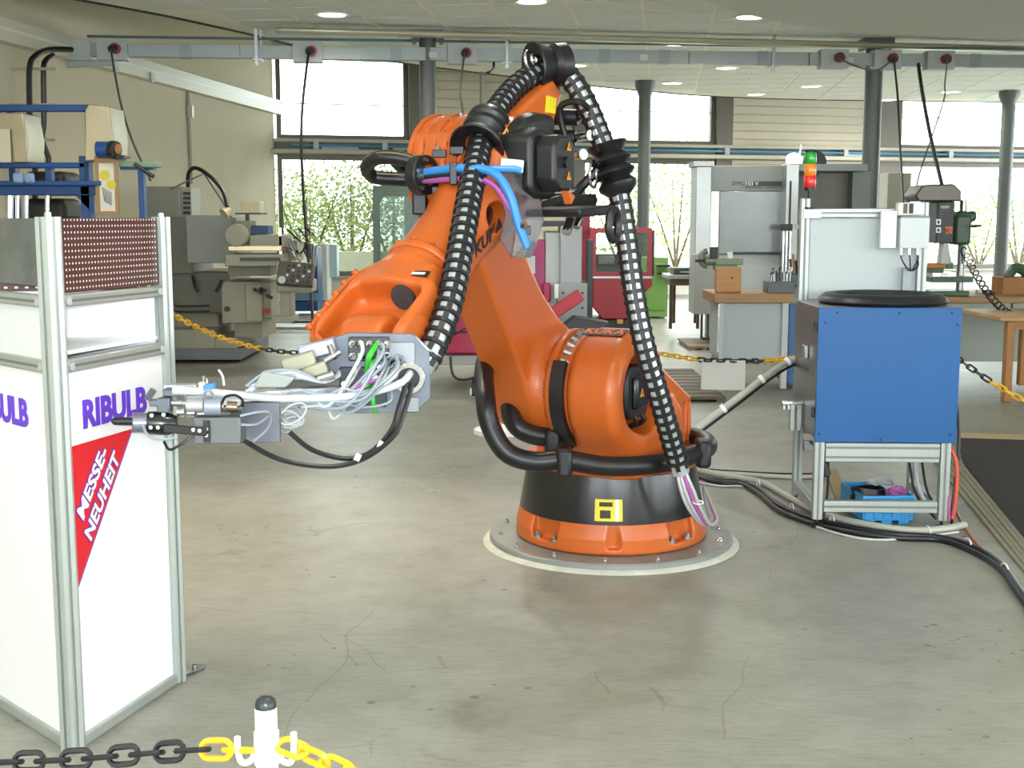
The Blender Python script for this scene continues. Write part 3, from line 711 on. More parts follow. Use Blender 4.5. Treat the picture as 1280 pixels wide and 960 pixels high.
B3 = [(.05, -.06), (.102, -.085), (.107, -.077), (.084, -.026), (.072, .0), (.09, .02), (.09, .07), (.065, .085), (.04, .085)]
bellow(P(688, 82, 5.45), P(706, 92, 5.47) - P(664, 96, 5.40), B3)
def ring_clip(p, r, d):
    x, y, d = basis(d); m = MB(frame(p, x, y)); m.tube([(r * math.cos(t * math.pi / 8), r * math.sin(t * math.pi / 8), 0) for t in range(16)], .007, 6, closed=True); m.tube([(r * .55 * math.cos(t * math.pi / 8), r * .55 * math.sin(t * math.pi / 8), .02) for t in range(16)], .006, 6, closed=True); return m.build('shackle_clip', CHR, robot)
ring_clip(P(662, 76, 5.36), .04, (1, -.5, .2)); ring_clip(P(742, 218, 5.38), .055, (1, -.4, 0)); ring_clip(P(631, 192, 4.97), .03, (.5, -1, .3))
# hanger arm that carries the top boot, and the side arm that carries the lower one
m = MB(); m.tube(PP((672, 128, 5.52), (690, 110, 5.52), (695, 82, 5.5)), .035, 8); m.build('hose_bracket', BLK, robot)
m = MB(); m.tube(spline(PP((672, 250, 5.30), (712, 246, 5.36), (728, 232, 5.40), (748, 212, 5.40)), 5), .022, 8); m.build('hose_bracket', BLK, robot)
m = MB(); m.tube(PP((667, 262, 5.2), (700, 252, 5.3), (742, 250, 5.4)), .03, 6); m.build('hose_bracket', BLK, robot)
# loops at the elbow
for pts in (((534, 209, 4.98), (505, 199, 4.98), (474, 197, 5.00), (459, 208, 5.06), (468, 221, 5.12), (500, 224, 5.12), (540, 226, 5.14)),
            ((536, 216, 5.08), (524, 200, 5.2), (508, 196, 5.28), (497, 203, 5.34), (512, 214, 5.38), (545, 216, 5.38))):
    m = MB(); m.tube(spline(PP(*pts), 8), .0285, 12); m.build('elbow_hose', RUB, robot, label='looped black hose at the elbow')
    m = MB(); q = [p + Vector((0, -.024, .017)) for p in spline(PP(*pts), 8)]; m.tube(q, .0035, 5); m.build('hose_stripe', M('tan_stripe', '#8d7a5a', .5), robot)
q = P(528, 219, 4.96); x, y, d = basis(P(600, 214, 4.78) - q)
m = MB(frame(q, x, y)); m.lathe([(.045, -.025), (.078, -.025), (.078, .025), (.045, .025)], 24); m.build('clamp_disc', BLK, robot, bevel=.004)
for k in range(5):
    a = k * 1.256 + .4; m = MB(frame(q, x, y)); m.cyl((.06 * math.cos(a), .06 * math.sin(a), .025), (.06 * math.cos(a), .06 * math.sin(a), .033), .009, n=8); m.build('clamp_screw', CHR, robot)
m = MB(frame(q, x, y)); m.cyl((0, 0, .02), (0, 0, .04), .04, n=18); m.build('clamp_core', CHR, robot)
BLUE = M('blue_tube', '#3a8ad8', .35); PUR = M('purple_cable', '#a4559c', .45); GRN = M('green_cable', '#3fae3c', .42)
m = MB(); m.tube(spline(PP((529, 216, 4.93), (565, 211, 4.82), (600, 211, 4.76), (622, 220, 4.72), (638, 245, 4.70), (648, 280, 4.70), (660, 310, 4.70)), 8), .0165, 10); m.build('air_tube', BLUE, robot)
m = MB(); m.tube(spline(PP((529, 221, 4.94), (565, 217, 4.84), (600, 212, 4.80), (640, 211, 4.80), (652, 214, 4.80)), 8), .014, 10); m.build('air_tube', BLUE, robot)
m = MB(); m.tube(spline(PP((529, 226, 4.93), (565, 224, 4.82), (600, 224, 4.76), (622, 236, 4.73), (638, 262, 4.72), (654, 284, 4.72)), 8), .012, 8); m.build('signal_cable', PUR, robot)
m = MB(); m.tube(spline(PP((529, 222, 4.92), (565, 219, 4.82), (600, 218, 4.76)), 8), .009, 8); m.build('signal_cable', BLK, robot)
m = MB(); m.box(P(567, 217, 4.81), (.03, .04, .085)); m.build('cable_tie_block', BLK, robot, bevel=.004)
# clear plastic shield
ACR = glass_mat('acrylic', '#d5d2d8', .80, .06)
sh = [(618, 213), (648, 210), (664, 226), (676, 252), (680, 278), (664, 322), (640, 322), (626, 300), (632, 268), (626, 240)]
m = MB(); a = [P(x, y, 4.78 + (x - 618) / 62 * .19) for x, y in sh]; n = len(a); b = [p + Vector((-.004, .004, 0)) for p in a]
m.add(a + b, [tuple(range(n)), tuple(range(2 * n - 1, n - 1, -1))] + [(i, n + i, n + (i + 1) % n, (i + 1) % n) for i in range(n)]); m.build('clear_shield', ACR, robot, smooth=False, label='clear bent plastic shield')
m = MB(); m.quad(P(640, 322, 4.84), P(648, 274, 4.86), P(680, 276, 4.95), P(664, 322, 4.91)); m.build('shield_flap', glass_mat('acrylic_flap', '#dfe4e2', .6, .1), robot, smooth=False)
m = MB(); m.box(P(655, 288, 4.71), (.05, .02, .035)); m.build('tube_connector', BLK, robot, bevel=.003)
m = MB(); m.cyl(P(651, 284, 4.70), P(657, 280, 4.69), .016, n=10); m.build('connector_nut', CHR, robot)
m = MB(); m.box(P(664, 312, 4.69), (.02, .02, .06), RY(.5)); m.build('tube_end', BLK, robot)
m = MB(); m.box(P(640, 207, 4.86), (.09, .03, .05), RY(.1)); m.build('shield_bar', ALU, robot, bevel=.004)
# flat clamps on the drum
for a in ((549, 192, 4.95), (549, 238, 4.93), (571, 188, 4.93)):
    m = MB(); m.box(P(*a), (.055, .02, .03)); m.build('drum_clamp', BLK, robot, bevel=.003)
m = MB(); m.box(P(525, 250, 5.1), (.06, .05, .12)); m.build('elbow_bracket', BLK, robot, bevel=.008)
# thick hoses round the carousel
for pts in (((640, 400, 6.05), (608, 450, 5.75), (607, 500, 5.50), (614, 535, 5.46), (634, 566, 5.44), (668, 577, 5.44), (705, 575, 5.45), (760, 583, 5.48), (820, 580, 5.56), (862, 570, 5.74), (884, 560, 5.95), (882, 551, 6.2), (866, 545, 6.35)),
            ((650, 470, 6.0), (638, 505, 5.76), (644, 530, 5.68), (664, 543, 5.68), (700, 548, 5.72), (740, 556, 5.80))):
    m = MB(); m.tube(spline(PP(*pts), 8), .045, 14); m.build('thick_hose', RUB, robot, label='thick black hose looping round the turning base')
for q, w in ((P(705, 577, 5.45), .17), (P(690, 552, 5.70), .15), (P(878, 566, 5.82), .18)):
    m = MB(); m.box(q, (.07, .13, .13)); m.build('hose_clamp', BLK, robot, bevel=.02)
# thin bundle hanging out of the hose down to the plate
for i, mt in enumerate((GREYH, GREYH, PUR, GREYH)):
    dx = (i - 1.5) * 5
    m = MB(); m.tube(spline(PP((849 + dx * .5, 582, 5.47), (858 + dx, 610, 5.46), (868 + dx, 635, 5.48), (882 + dx * .6, 655, 5.55), (892 + dx * .5, 650, 5.65), (886 + dx * .4, 632, 5.8), (880, 610, 6.0)), 6), .0085, 7); m.build('thin_cable', mt, robot)
for q in ((851, 588, 5.46), (873, 628, 5.46)):
    m = MB(); c = P(*q); m.tube([c + Vector((.022 * math.cos(t * math.pi / 6), .012 * math.sin(t * math.pi / 6), .006 * math.sin(t * math.pi / 6))) for t in range(12)], .003, 5, closed=True); m.build('cable_tie', WHT, robot)
# ------------------------------------------------------------ robot: the tool
TP = frame(P(470, 468, 4.06), (1, .04, 0), (0, 0, 1))       # plate frame, x right, y up, z to the camera
def tp(px, py, z=0.): return Vector(((px - 470) / 384, -(py - 468) / 384, z))
PLT = M('plate_aluminium', '#6a7079', .45, .6, var=.08, scale=10)
m = MB(TP); m.prism([tuple(tp(x, y).xy) for x, y in [(385, 448), (385, 430), (440, 415), (517, 417), (537, 437), (538, 497), (519, 516), (440, 516), (400, 500)]][::-1], .016); tool = m.build('tool_plate', PLT, robot, bevel=.002, label='chamfered aluminium tool plate')
m = MB(TP); m.cyl((.02, -.0, -.16), (.02, 0, 0), .085, n=24); m.build('tool_adapter', ALU, robot)
m = MB(TP); m.prism([tuple(tp(x, y).xy) for x, y in [(518, 417), (524, 423), (540, 439), (534, 436)]][::-1], .03, T(0, 0, 0)); m.build('plate_rim', ALU, tool)
m = MB(TP); m.box(tp(463, 434, .04), (.13, .075, .05)); m.build('connector_block', M('dark_block', '#3c4044', .45), tool, bevel=.004)
m = MB(TP); m.box(tp(455, 482, .03), (.15, .13, .03)); m.build('valve_block', MATS['dark_block'], tool, bevel=.004)
for i in range(5):
    for j in range(2):
        c = tp(442 + i * 10.5, 427 + j * 14, .065)
        m = MB(TP); m.cyl(c, c + Vector((.004, 0, .012)), .012, n=8); m.cyl(c + Vector((.004, 0, .012)), c + Vector((.012, -.004, .03)), .008, n=8); m.build('plug_connector', CHR, tool)
for c in ((432, 478), (446, 462), (470, 470), (476, 458), (452, 500), (438, 495)):
    q = tp(*c, .05); m = MB(TP); m.cyl(q, q + Vector((.002, .004, .02)), .009, n=8); m.build('push_fitting', CHR, tool)
m = MB(TP); m.box(tp(503, 446, .022), (.085, .10, .012)); m.build('socket_plate', M('socket_grey', '#8d9296', .45, .5), tool, bevel=.003)
m = MB(TP); m.box(tp(512, 505, .022), (.06, .05, .012)); m.build('socket_plate', MATS['socket_grey'], tool, bevel=.003)
m = MB(TP); c = tp(500, 448, .03); m.cyl(c, c + Vector((-.01, -.012, .03)), .02, n=14); m.cyl(c + Vector((-.01, -.012, .03)), c + Vector((-.02, -.022, .06)), .012, n=12); m.build('plug_connector', CHR, tool)
c = tp(512, 470, .016)
m = MB(TP @ T(c)); m.lathe([(.033, 0), (.052, 0), (.052, .05), (.033, .05), (.033, 0)], 28, cap=False); m.build('cable_gland', CHR, tool, bevel=.003)
m = MB(TP @ T(c)); m.cyl((0, 0, 0), (0, 0, .012), .034, n=20); m.build('gland_hole', RUB, tool)
for a in range(3):
    m = MB(TP @ T(c)); m.cyl((.042 * math.cos(a * 2), .042 * math.sin(a * 2), .05), (.042 * math.cos(a * 2), .042 * math.sin(a * 2), .056), .007, n=8); m.build('gland_screw', CHR, tool)
def cab(pts, r, mat, name='tool_cable', n=7): m = MB(); m.tube(spline(PP(*pts), 7), r, n); return m.build(name, mat, robot)
WHC = M('white_cable', '#bcc1c4', .35); LGC = M('light_grey_cable', '#8f99a3', .4)
cab(((513, 466, 4.02), (502, 478, 3.97), (470, 489, 3.94), (430, 496, 3.92), (380, 498, 3.90), (330, 497, 3.86), (280, 492, 3.80), (240, 489, 3.76), (215, 488, 3.74)), .0125, M('white_hose', '#cdd2d0', .3), 'white_hose', 10)
cab(((472, 430, 3.98), (462, 445, 3.94), (459, 462, 3.96), (461, 478, 3.98)), .010, GRN); cab(((474, 448, 3.98), (465, 456, 3.94), (462, 475, 3.96), (460, 492, 3.98)), .009, GRN)
cab(((468, 480, 3.96), (466, 500, 3.93), (470, 515, 3.96)), .008, GRN)
cab(((497, 469, 3.97), (470, 475, 3.93), (440, 486, 3.93), (427, 489, 3.97)), .0065, PUR)
rng = random.Random(3)
for i in range(16):
    sx = 436 + rng.random() * 60; sy = 425 + rng.random() * 60
    ex = 352 + rng.random() * 30; ey = 488 + rng.random() * 22
    mx, my = (sx + ex) / 2 + rng.uniform(-8, 25), max(sy, ey) + rng.uniform(-4, 18)
    cab(((sx, sy, 3.98), (sx - 5 + rng.uniform(-6, 6), sy + 18, 3.93), (mx, my, 3.92 + rng.uniform(-.02, .03)), (ex + 30, ey + rng.uniform(-4, 6), 3.92), (ex, ey, 3.90)), rng.choice((.0045, .0055, .0065)), rng.choice((WHC, LGC, LGC)))
for i in range(8):
    c = P(362 + rng.uniform(-5, 5), 522 + rng.uniform(-7, 7), 3.87 + rng.uniform(-.02, .02)); ra, rb, ph = rng.uniform(.022, .042), rng.uniform(.016, .034), rng.uniform(-.5, .5)
    m = MB(); m.tube([c + Vector((ra * math.cos(t), .012 * math.sin(t + ph), rb * math.sin(t + ph))) for t in [2.6 - k * .37 for k in range(15)]], .003, 6); m.build('tool_cable', WHC if i % 2 else LGC, robot)
for i in range(7):
    y = 462 + i * 4
    cab(((312 + rng.uniform(-6, 22), 482 + rng.uniform(-2, 8), 3.82), (338 + rng.uniform(-8, 10), 478 - i * 2.2, 3.83), (372, 473 - i * 1.5, 3.88), (405, 478, 3.93), (425, 470 - i, 3.96)), .0048, rng.choice((WHC, LGC)))
for pts in (((508, 478, 3.98), (498, 512, 3.94), (488, 540, 3.92), (462, 566, 3.9), (430, 573, 3.88), (390, 562, 3.86), (362, 540, 3.85)),
            ((515, 480, 3.98), (505, 515, 3.94), (492, 545, 3.91), (455, 573, 3.88), (410, 583, 3.85), (350, 574, 3.82), (302, 549, 3.78))):
    cab(pts, .0085, RUB, 'black_cable')
for q in ((447, 572, 3.875), (476, 556, 3.905)):
    m = MB(); m.cyl(P(*q) - Vector((.008, 0, -.004)), P(*q) + Vector((.008, 0, -.004)), .013, n=10); m.build('cable_tie', WHT, robot)
# grey blocks left of the plate
for (x, y, Y, s, r) in ((398, 436, 4.02, (.12, .07, .05), .25), (375, 452, 3.98, (.11, .06, .05), .3), (395, 462, 3.96, (.08, .05, .04), .35)):
    m = MB(); m.box(P(x, y, Y), s, RY(-r)); m.build('tool_block', M('violet_aluminium', '#a9a9bd', .35, .6, var=.1, scale=30) if r == .25 else M('olive_aluminium', '#9b9a86', .4, .6, var=.1, scale=20), robot, bevel=.006)
for a, b, r in (((418, 468, 3.94), (398, 474, 3.94), .014), ((425, 440, 3.97), (405, 452, 3.95), .009), ((412, 432, 3.98), (418, 448, 3.96), .010)):
    m = MB(); m.cyl(P(*a), P(*b), r, n=10); m.build('fitting', CHR, robot)
# dark carrier plates and the beam to the tool head
m = MB(); m.pb(345, 432, 466, 502, 4.02, .02); m.build('carrier_plate', M('olive_plate', '#62635a', .45, .4, var=.08), robot, bevel=.003)
m = MB(); m.pb(300, 350, 488, 503, 3.93, .02); m.build('carrier_plate', MATS['olive_plate'], robot, bevel=.003)
m = MB(); c0, c1 = P(420, 488, 4.0), P(232, 500, 3.80); x = (c1 - c0); Rm = frame((0, 0, 0), x, (0, 0, 1)).to_3x3().to_4x4()
m.box((c0 + c1) / 2, (x.length, .03, .05), Rm); m.build('tool_beam', ALU, robot, bevel=.003)
m = MB(); m.pb(288, 350, 503, 553, 3.88, .012); m.build('tool_side_plate', M('grey_anodised', '#787b86', .4, .6, var=.05), robot, bevel=.002)
m = MB(); m.pb(242, 301, 522, 555, 3.72, .07); box_o = m.build('motor_box', M('grey_box', '#6c6f71', .42, .5, var=.06), robot, bevel=.003, label='grey box under the tool head')
m = MB(); m.pb(254, 262, 526, 553, 3.712, .008); m.build('box_strap', BLK, box_o)
for y in (536, 544):
    m = MB(); c = P(258.5, y, 3.71); m.cyl(c, c + Vector((0, -.006, 0)), .006, n=8); m.build('strap_screw', CHR, box_o)
m = MB(); m.cyl(P(186, 528.5, 3.735), P(165, 528.5, 3.72), .031, n=24); m.build('spindle_nose', M('clear_grey', '#8a90a0', .2, .7), robot, bevel=.003)
m = MB(); m.tube(PP((168, 527, 3.72), (150, 526.5, 3.712), (142, 526.5, 3.708), (139, 526.5, 3.707)), [.0125, .0125, .011, .004], 12); m.build('spindle_tip', BLK, robot)
m = MB(); m.tube(PP((222, 530, 3.75), (212, 530, 3.747), (200, 529, 3.742), (184, 528.5, 3.735)), [.024, .034, .037, .035], 20); m.build('spindle_body', BLKG, robot, bevel=.003)
m = MB(); a, b = P(205, 534, 3.71), P(258, 541, 3.70); m.box((a + b) / 2, ((b - a).length, .012, .026), RY(math.radians(5))); m.build('spindle_arm', BLK, robot, bevel=.003)
for i in range(3):
    m = MB(); m.cyl(P(222 + i * 13, 515 + i, 3.74), P(222 + i * 13 + 9, 515 + i, 3.74), .014 - i * .002, n=12); m.build('chrome_coupling', CHR, robot)
for q in ((189, 534), (198, 534), (190, 519), (205, 518), (242, 537), (250, 538)):
    m = MB(); c = P(*q, 3.695); m.cyl(c, c + Vector((0, -.006, 0)), .0065, n=8); m.build('screw_head', CHR, robot)
m = MB(); m.cyl(P(208, 504, 3.74), P(228, 504, 3.74), .009, n=10); m.cyl(P(210, 504, 3.74), P(300, 507, 3.76), .007, n=10); m.build('guide_rod', CHR, robot)
m = MB(); m.cyl(P(234, 507, 3.74), P(256, 507, 3.74), .023, n=16); m.build('pneumatic_cylinder', ALU, robot, bevel=.002)
m = MB(); m.cyl(P(256, 508, 3.74), P(277, 508, 3.745), .029, n=18); m.build('pneumatic_cylinder', M('clear_violet', '#aab0c4', .2, .5), robot, bevel=.002)
m = MB(); m.cyl(P(277, 508, 3.75), P(303, 509, 3.76), .017, n=14); m.build('sensor_body', M('bronze', '#8a7a62', .35, .8), robot, bevel=.002)
for x in (281, 298):
    m = MB(); m.cyl(P(x, 508, 3.75), P(x + 4, 508, 3.75), .021, n=6); m.build('lock_nut', CHR, robot)
m = MB(); m.pb(196, 212, 498, 516, 3.72, .04); m.build('tool_bracket', PLT, robot, bevel=.003)
m = MB(); m.pb(203, 224, 487, 496, 3.74, .05); m.build('tool_clamp', PLT, robot, bevel=.003)
m = MB(); m.pb(186, 200, 500, 508, 3.72, .03); m.build('tool_clamp', PLT, robot, bevel=.003)
m = MB(); a, b = P(184, 499, 3.72), P(192, 487, 3.72); m.cyl(a, b, .011, n=6); m.build('hinge_link', PLT, robot)
m = MB(); m.pb(204, 245, 481, 488, 3.80, .04); m.build('perforated_rail', ALU, robot, bevel=.002)
m = MB(); m.pb(248, 256, 478, 487, 3.74, .03); m.build('valve', WHT, robot, bevel=.002)
m = MB(); m.box(P(262, 483, 3.735), (.034, .025, .016), RY(-.25)); m.build('valve', BLUE, robot, bevel=.002)
for a, b in (((255, 478, 3.74), (255, 470, 3.74)), ((259, 479, 3.74), (258, 473, 3.74))):
    m = MB(); m.cyl(P(*a), P(*b), .004, n=8); m.build('valve_pin', CHR, robot)
cab(((280, 482, 3.78), (278, 470, 3.78), (273, 462, 3.78)), .004, WHC)
for pts in (((255, 500, 3.71), (256, 491, 3.69), (262, 488, 3.69), (268, 497, 3.71)), ((278, 503, 3.72), (282, 496, 3.70), (294, 494, 3.70), (303, 500, 3.72), (303, 508, 3.74)), ((205, 552, 3.72), (212, 562, 3.70), (225, 556, 3.70), (240, 545, 3.71)), ((178, 530, 3.70), (186, 545, 3.68), (205, 549, 3.69), (222, 546, 3.7)),
            ((300, 520, 3.72), (325, 515, 3.74), (338, 518, 3.80), (335, 535, 3.82), (316, 552, 3.78)), ((301, 531, 3.72), (322, 530, 3.76), (340, 517, 3.84))):
    cab(pts, .0042, rng.choice((LGC, RUB, LGC)))
m = MB(); m.prism([(0, 0), (.10, 0), (.13, .03), (.03, .05)], .05, frame(P(320, 482, 3.86), (1, 0, 0), (0, 0, 1))); m.build('cable_cover', M('clear_cover', '#9ba19e', .3), robot, bevel=.004)
# ------------------------------------------------------------ robot floor plate
fp = thing('floor_plate', 'round grey steel floor plate bolted under the robot', 'floor plate', R0)
m = MB(T(R0)); m.lathe([(.602, .001), (.602, .034), (.594, .042), (.0005, .0435)], 72); m.build('plate_disc', M('plate_grey', '#8d918d', .45, .25, var=.10, scale=6), fp)
m = MB(T(R0)); m.lathe([(.60, .001), (.635, .001), (.622, .010), (.601, .016)], 72, cap=False); m.build('grout_rim', M('grout', '#c7c7bb', .9, var=.12, scale=12, bump=.3), fp)
for k in range(14):
    a = k * 2 * math.pi / 14 + .1; c = R0 + Vector((.55 * math.cos(a), .55 * math.sin(a), .043))
    m = MB(T(c)); m.cyl((0, 0, 0), (0, 0, .004), .014, n=10); m.cyl((0, 0, .004), (0, 0, .016), .008, n=6); m.build('plate_bolt', CHR, fp)
# ------------------------------------------------------------ triangular display stand
SN, SB = G(92, 938), G(222, 851); SE = (SB - SN).normalized(); SL_ = (SB - SN).length; SANG = math.atan2(SE.y, SE.x)
SLv = (RZ(math.radians(61)) @ SE.to_4d()).to_3d().normalized(); SL = SN + SLv * SL_
stand = thing('display_stand', 'white triangular trade-fair display stand with aluminium posts', 'display stand', SN, SANG)
WPN = M('white_panel', '#f4f4f6', .35, var=.01); PROF = M('profile_aluminium', '#b3bab5', .35, .5, var=.04, scale=3, stretch=(8, 8, .3))
def fpt(px, py, A, e):
    d = ray(px, py); n = Vector((e.y, -e.x, 0)); t = (A - Vector((0, 0, H_CAM))).dot(n) / d.dot(n); p = Vector((0, 0, H_CAM)) + d * t
    return (p - A).dot(e), p.z
def post_poly(r, rot):
    q = []
    for k in range(6):
        a = rot + k * math.pi / 3; b = a + math.pi / 3
        p0, p1 = Vector((math.cos(a), math.sin(a))) * r, Vector((math.cos(b), math.sin(b))) * r; n = ((p0 + p1) / 2).normalized() * r * .28
        q += [p0, p0.lerp(p1, .36), p0.lerp(p1, .36) - n, p0.lerp(p1, .64) - n, p0.lerp(p1, .64)]
    return [tuple(v) for v in q]
cen = (SN + SB + SL) / 3; ZT = H_CAM
for p, r in ((SN, .039), (SB, .034), (SL, .036)):
    q = p + (cen - p).normalized() * .0; m = MB(T(q)); m.prism(post_poly(r, SANG + .5), ZT - .002, T(0, 0, .002)); po = m.build('corner_post', PROF, stand, smooth=False)
    m = MB(T(q)); m.cyl((0, 0, ZT), (0, 0, ZT + .012), .010, n=10); m.build('post_screw', CHR, po)
DOTS = bpy.data.materials.new('perforated_sheet'); DOTS.use_nodes = True
def dots():
    nt = DOTS.node_tree; b = nt.nodes['Principled BSDF']; N = nt.nodes.new; L = nt.links.new
    tc = N('ShaderNodeTexCoord'); sx = N('ShaderNodeSeparateXYZ'); L(tc.outputs['Object'], sx.inputs[0])
    def mth(op, a, c=None):
        n = N('ShaderNodeMath'); n.operation = op
        for i, v in enumerate((a, c)):
            if v is None: continue
            if isinstance(v, (int, float)): n.inputs[i].default_value = v
            else: L(v, n.inputs[i])
        return n.outputs[0]
    def cell(o, s): return mth('SUBTRACT', mth('FRACT', mth('MULTIPLY', o, s)), .5)
    u, v = cell(sx.outputs[0], 62), cell(sx.outputs[2], 55)
    d = mth('ADD', mth('MULTIPLY', u, u), mth('MULTIPLY', v, v)); f = mth('LESS_THAN', d, .034)
    mx = N('ShaderNodeMix'); mx.data_type = 'RGBA'; L(f, mx.inputs[0]); mx.inputs[6].default_value = (*srgb('#563832'), 1); mx.inputs[7].default_value = (*srgb('#f2f4f4'), 1)  # light through the holes is painted as pale dots, nothing is pierced
    L(mx.outputs[2], b.inputs['Base Color']); b.inputs['Roughness'].default_value = .35; b.inputs['Metallic'].default_value = .2
dots()
def face(A, e, s0, s1, z0, z1, name, mat, th=.006, off=0., bevel=0., parent=stand, **kw):
    n = Vector((e.y, -e.x, 0)); m = MB(frame(A + n * off, e, (0, 0, 1))); m.bb(s0, s1, z0, z1, -th / 2, th / 2); return m.build(name, mat, parent, bevel=bevel, **kw)
W_ = SL_
for A, e, side in ((SN, SE, 'r'), (SN, SLv, 'l'), (SB, (SL - SB).normalized(), 'b')):
    sg = 1 if side == 'r' else -1
    face(A, e, .02, W_ - .02, .0, .035, 'bottom_rail', PROF, .035, bevel=.004)
    if side == 'b':
        face(A, e, .02, W_ - .02, .035, 1.36, 'back_panel', WPN); face(A, e, .02, W_ - .02, 1.36, 1.59, 'back_sheet', DOTS); continue
    for za, zb in ((1.338, 1.374), (1.145, 1.185)):
        face(A, e, .03, W_ - .03, za, zb, 'cross_rail', PROF, .036, bevel=.006)
        face(A, e, .03, W_ - .03, (za + zb) / 2 - .004, (za + zb) / 2 + .004, 'rail_slot', M('slot_grey', '#7d8382', .5, .4), .038)
        for s in (.05, W_ - .05):
            n = Vector((e.y, -e.x, 0)) * sg; c = A + e * s + Vector((0, 0, (za + zb) / 2)); m = MB(); m.cyl(c + n * .018, c + n * .024, .012, n=12); m.build('rail_screw', M('screw_zinc', '#c9cbc8', .5, .3), stand)
    face(A, e, .03, W_ - .03, .035, 1.145, 'front_panel', WPN)
    if side == 'l': face(A, e, .03, W_ - .03, 1.185, 1.338, 'upper_panel', M('white_panel_shaded', '#dfe3e4', .4))  # shade on this white panel is put into its greyer colour
    if side == 'r': face(A, e, .03, W_ - .03, 1.378, ZT - .004, 'perforated_sheet', DOTS, .003, label='brown perforated sheet')
    else: face(A, e, .03, W_ - .03, 1.40, ZT - .004, 'mirror_sheet', M('hammered_foil', '#8d98a2', .22, .9, var=.25, scale=7, bump=.9), .004, label='shiny hammered sheet')
m = MB(); c = (SN + SB + SL) / 3; m.prism([((p - c) * .93 + c).to_2d()[:] for p in (SN, SB, SL)], .012, T(0, 0, 1.195)); m.build('shelf', WPN, stand, smooth=False)
m = MB(); q = SB + SE * .03; m.box(q + SE * .05 + Vector((0, 0, .008)), (.12, .03, .012), RZ(SANG - .4)); ft = m.build('foot_bracket', STL, stand, bevel=.003)
m = MB(); q = SB + SE * .085 + Vector((.02, -.015, .014)); m.cyl(q, q + Vector((0, 0, .02)), .009, n=8); m.build('foot_bolt', CHR, ft)
# printing on the panels
VIO = M('violet_print', '#6a3fd0', .5); RED = M('red_print', '#d6202c', .5); PURL = M('purple_outline', '#7a2f9a', .5)
def text_fit(name, body, rect, A, e, off, mat, parent, bold, sx=None, shear=0., flip=1):
    """flat lettering filling rect=(s0,s1,z0,z1) of the face through A along e"""
    n = Vector((e.y, -e.x, 0)) * flip
    o = text(name, body, 1., I4, mat, None, bold=bold, ext=.001, shear=shear)
    me = o.data; vs_ = np.array([v.co[:] for v in me.vertices]); lo, hi = vs_.min(0), vs_.max(0); s0, s1, z0, z1 = rect
    x = e if flip == 1 else -e
    org = A + (e * s0 if flip == 1 else e * s1) + n * off
    Wi = MW[parent.name].inverted()
    for v in me.vertices:
        u = (v.co.x - lo[0]) / (hi[0] - lo[0]) * (s1 - s0); w = z0 + (v.co.y - lo[1]) / (hi[1] - lo[1]) * (z1 - z0)
        v.co = Wi @ (org + x * u + Vector((0, 0, w)) + n * (v.co.z if abs(v.co.z) < .01 else 0))
    me.update(); o.parent = parent; MW[o.name] = MW[parent.name]; return o
sA, zA = fpt(103, 537, SN, SE); sB, zB = fpt(181, 483, SN, SE); zA2 = fpt(103, 500, SN, SE)[1]
text_fit('brand_lettering', 'RIBULB', (sA, sB, zA, zA2), SN, SE, .0045, VIO, stand, .042)
s1_, z1_ = fpt(38, 540, SN, SLv); w_ = sB - sA
text_fit('brand_lettering', 'RIBULB', (s1_, s1_ + w_, zA, zA2), SN, SLv, .0045, VIO, stand, .042, flip=-1)
def flat(pts, A, e, off, name, mat):
    n = Vector((e.y, -e.x, 0)); m = MB(); q = []
    for px, py in pts:
        s, z = fpt(px, py, A, e); q.append(A + e * s + Vector((0, 0, z)) + n * off)
    m.add(q, [tuple(range(len(q)))]); return m.build(name, mat, stand, smooth=False)
flat([(88.5, 558), (96.5, 732), (163.5, 536)], SN, SE, .0036, 'red_field', RED)
flat([(96.5, 732), (96.9, 735), (165, 536), (163.5, 536)], SN, SE, .0038, 'purple_edge', PURL)
def slant(body, p0, p1, hpx, off, mat, bold, grow=0.):
    e = SE; n = Vector((e.y, -e.x, 0)); a, b = [Vector((*fpt(*p, SN, e), 0)) for p in (p0, p1)]
    o = text('slogan_lettering', body, 1., I4, mat, None, bold=bold, ext=.0006, shear=.0)
    me = o.data; v_ = np.array([v.co[:] for v in me.vertices]); lo, hi = v_.min(0), v_.max(0)
    d = (b - a); L = d.length; x = d / L; y = Vector((-x.y, x.x, 0)); Wi = MW[stand.name].inverted(); h = hpx / 425
    for v in me.vertices:
        u = (v.co.x - lo[0]) / (hi[0] - lo[0]) * (L + 2 * grow) - grow; w = ((v.co.y - lo[1]) / (hi[1] - lo[1]) - .5) * (h + 2 * grow)
        q = a + x * (u + .22 * w) + y * w; v.co = Wi @ (SN + e * q.x + Vector((0, 0, q.y)) + n * (off + v.co.z))
    me.update(); o.parent = stand; MW[o.name] = MW[stand.name]
for body, p0, p1 in (('MESSE-', (98, 645), (128.5, 560)), ('NEUHEIT', (107.5, 671), (144, 568))):
    slant(body, p0, p1, 20, .0045, PURL, .085, .004); slant(body, p0, p1, 20, .0062, WHT, .03)
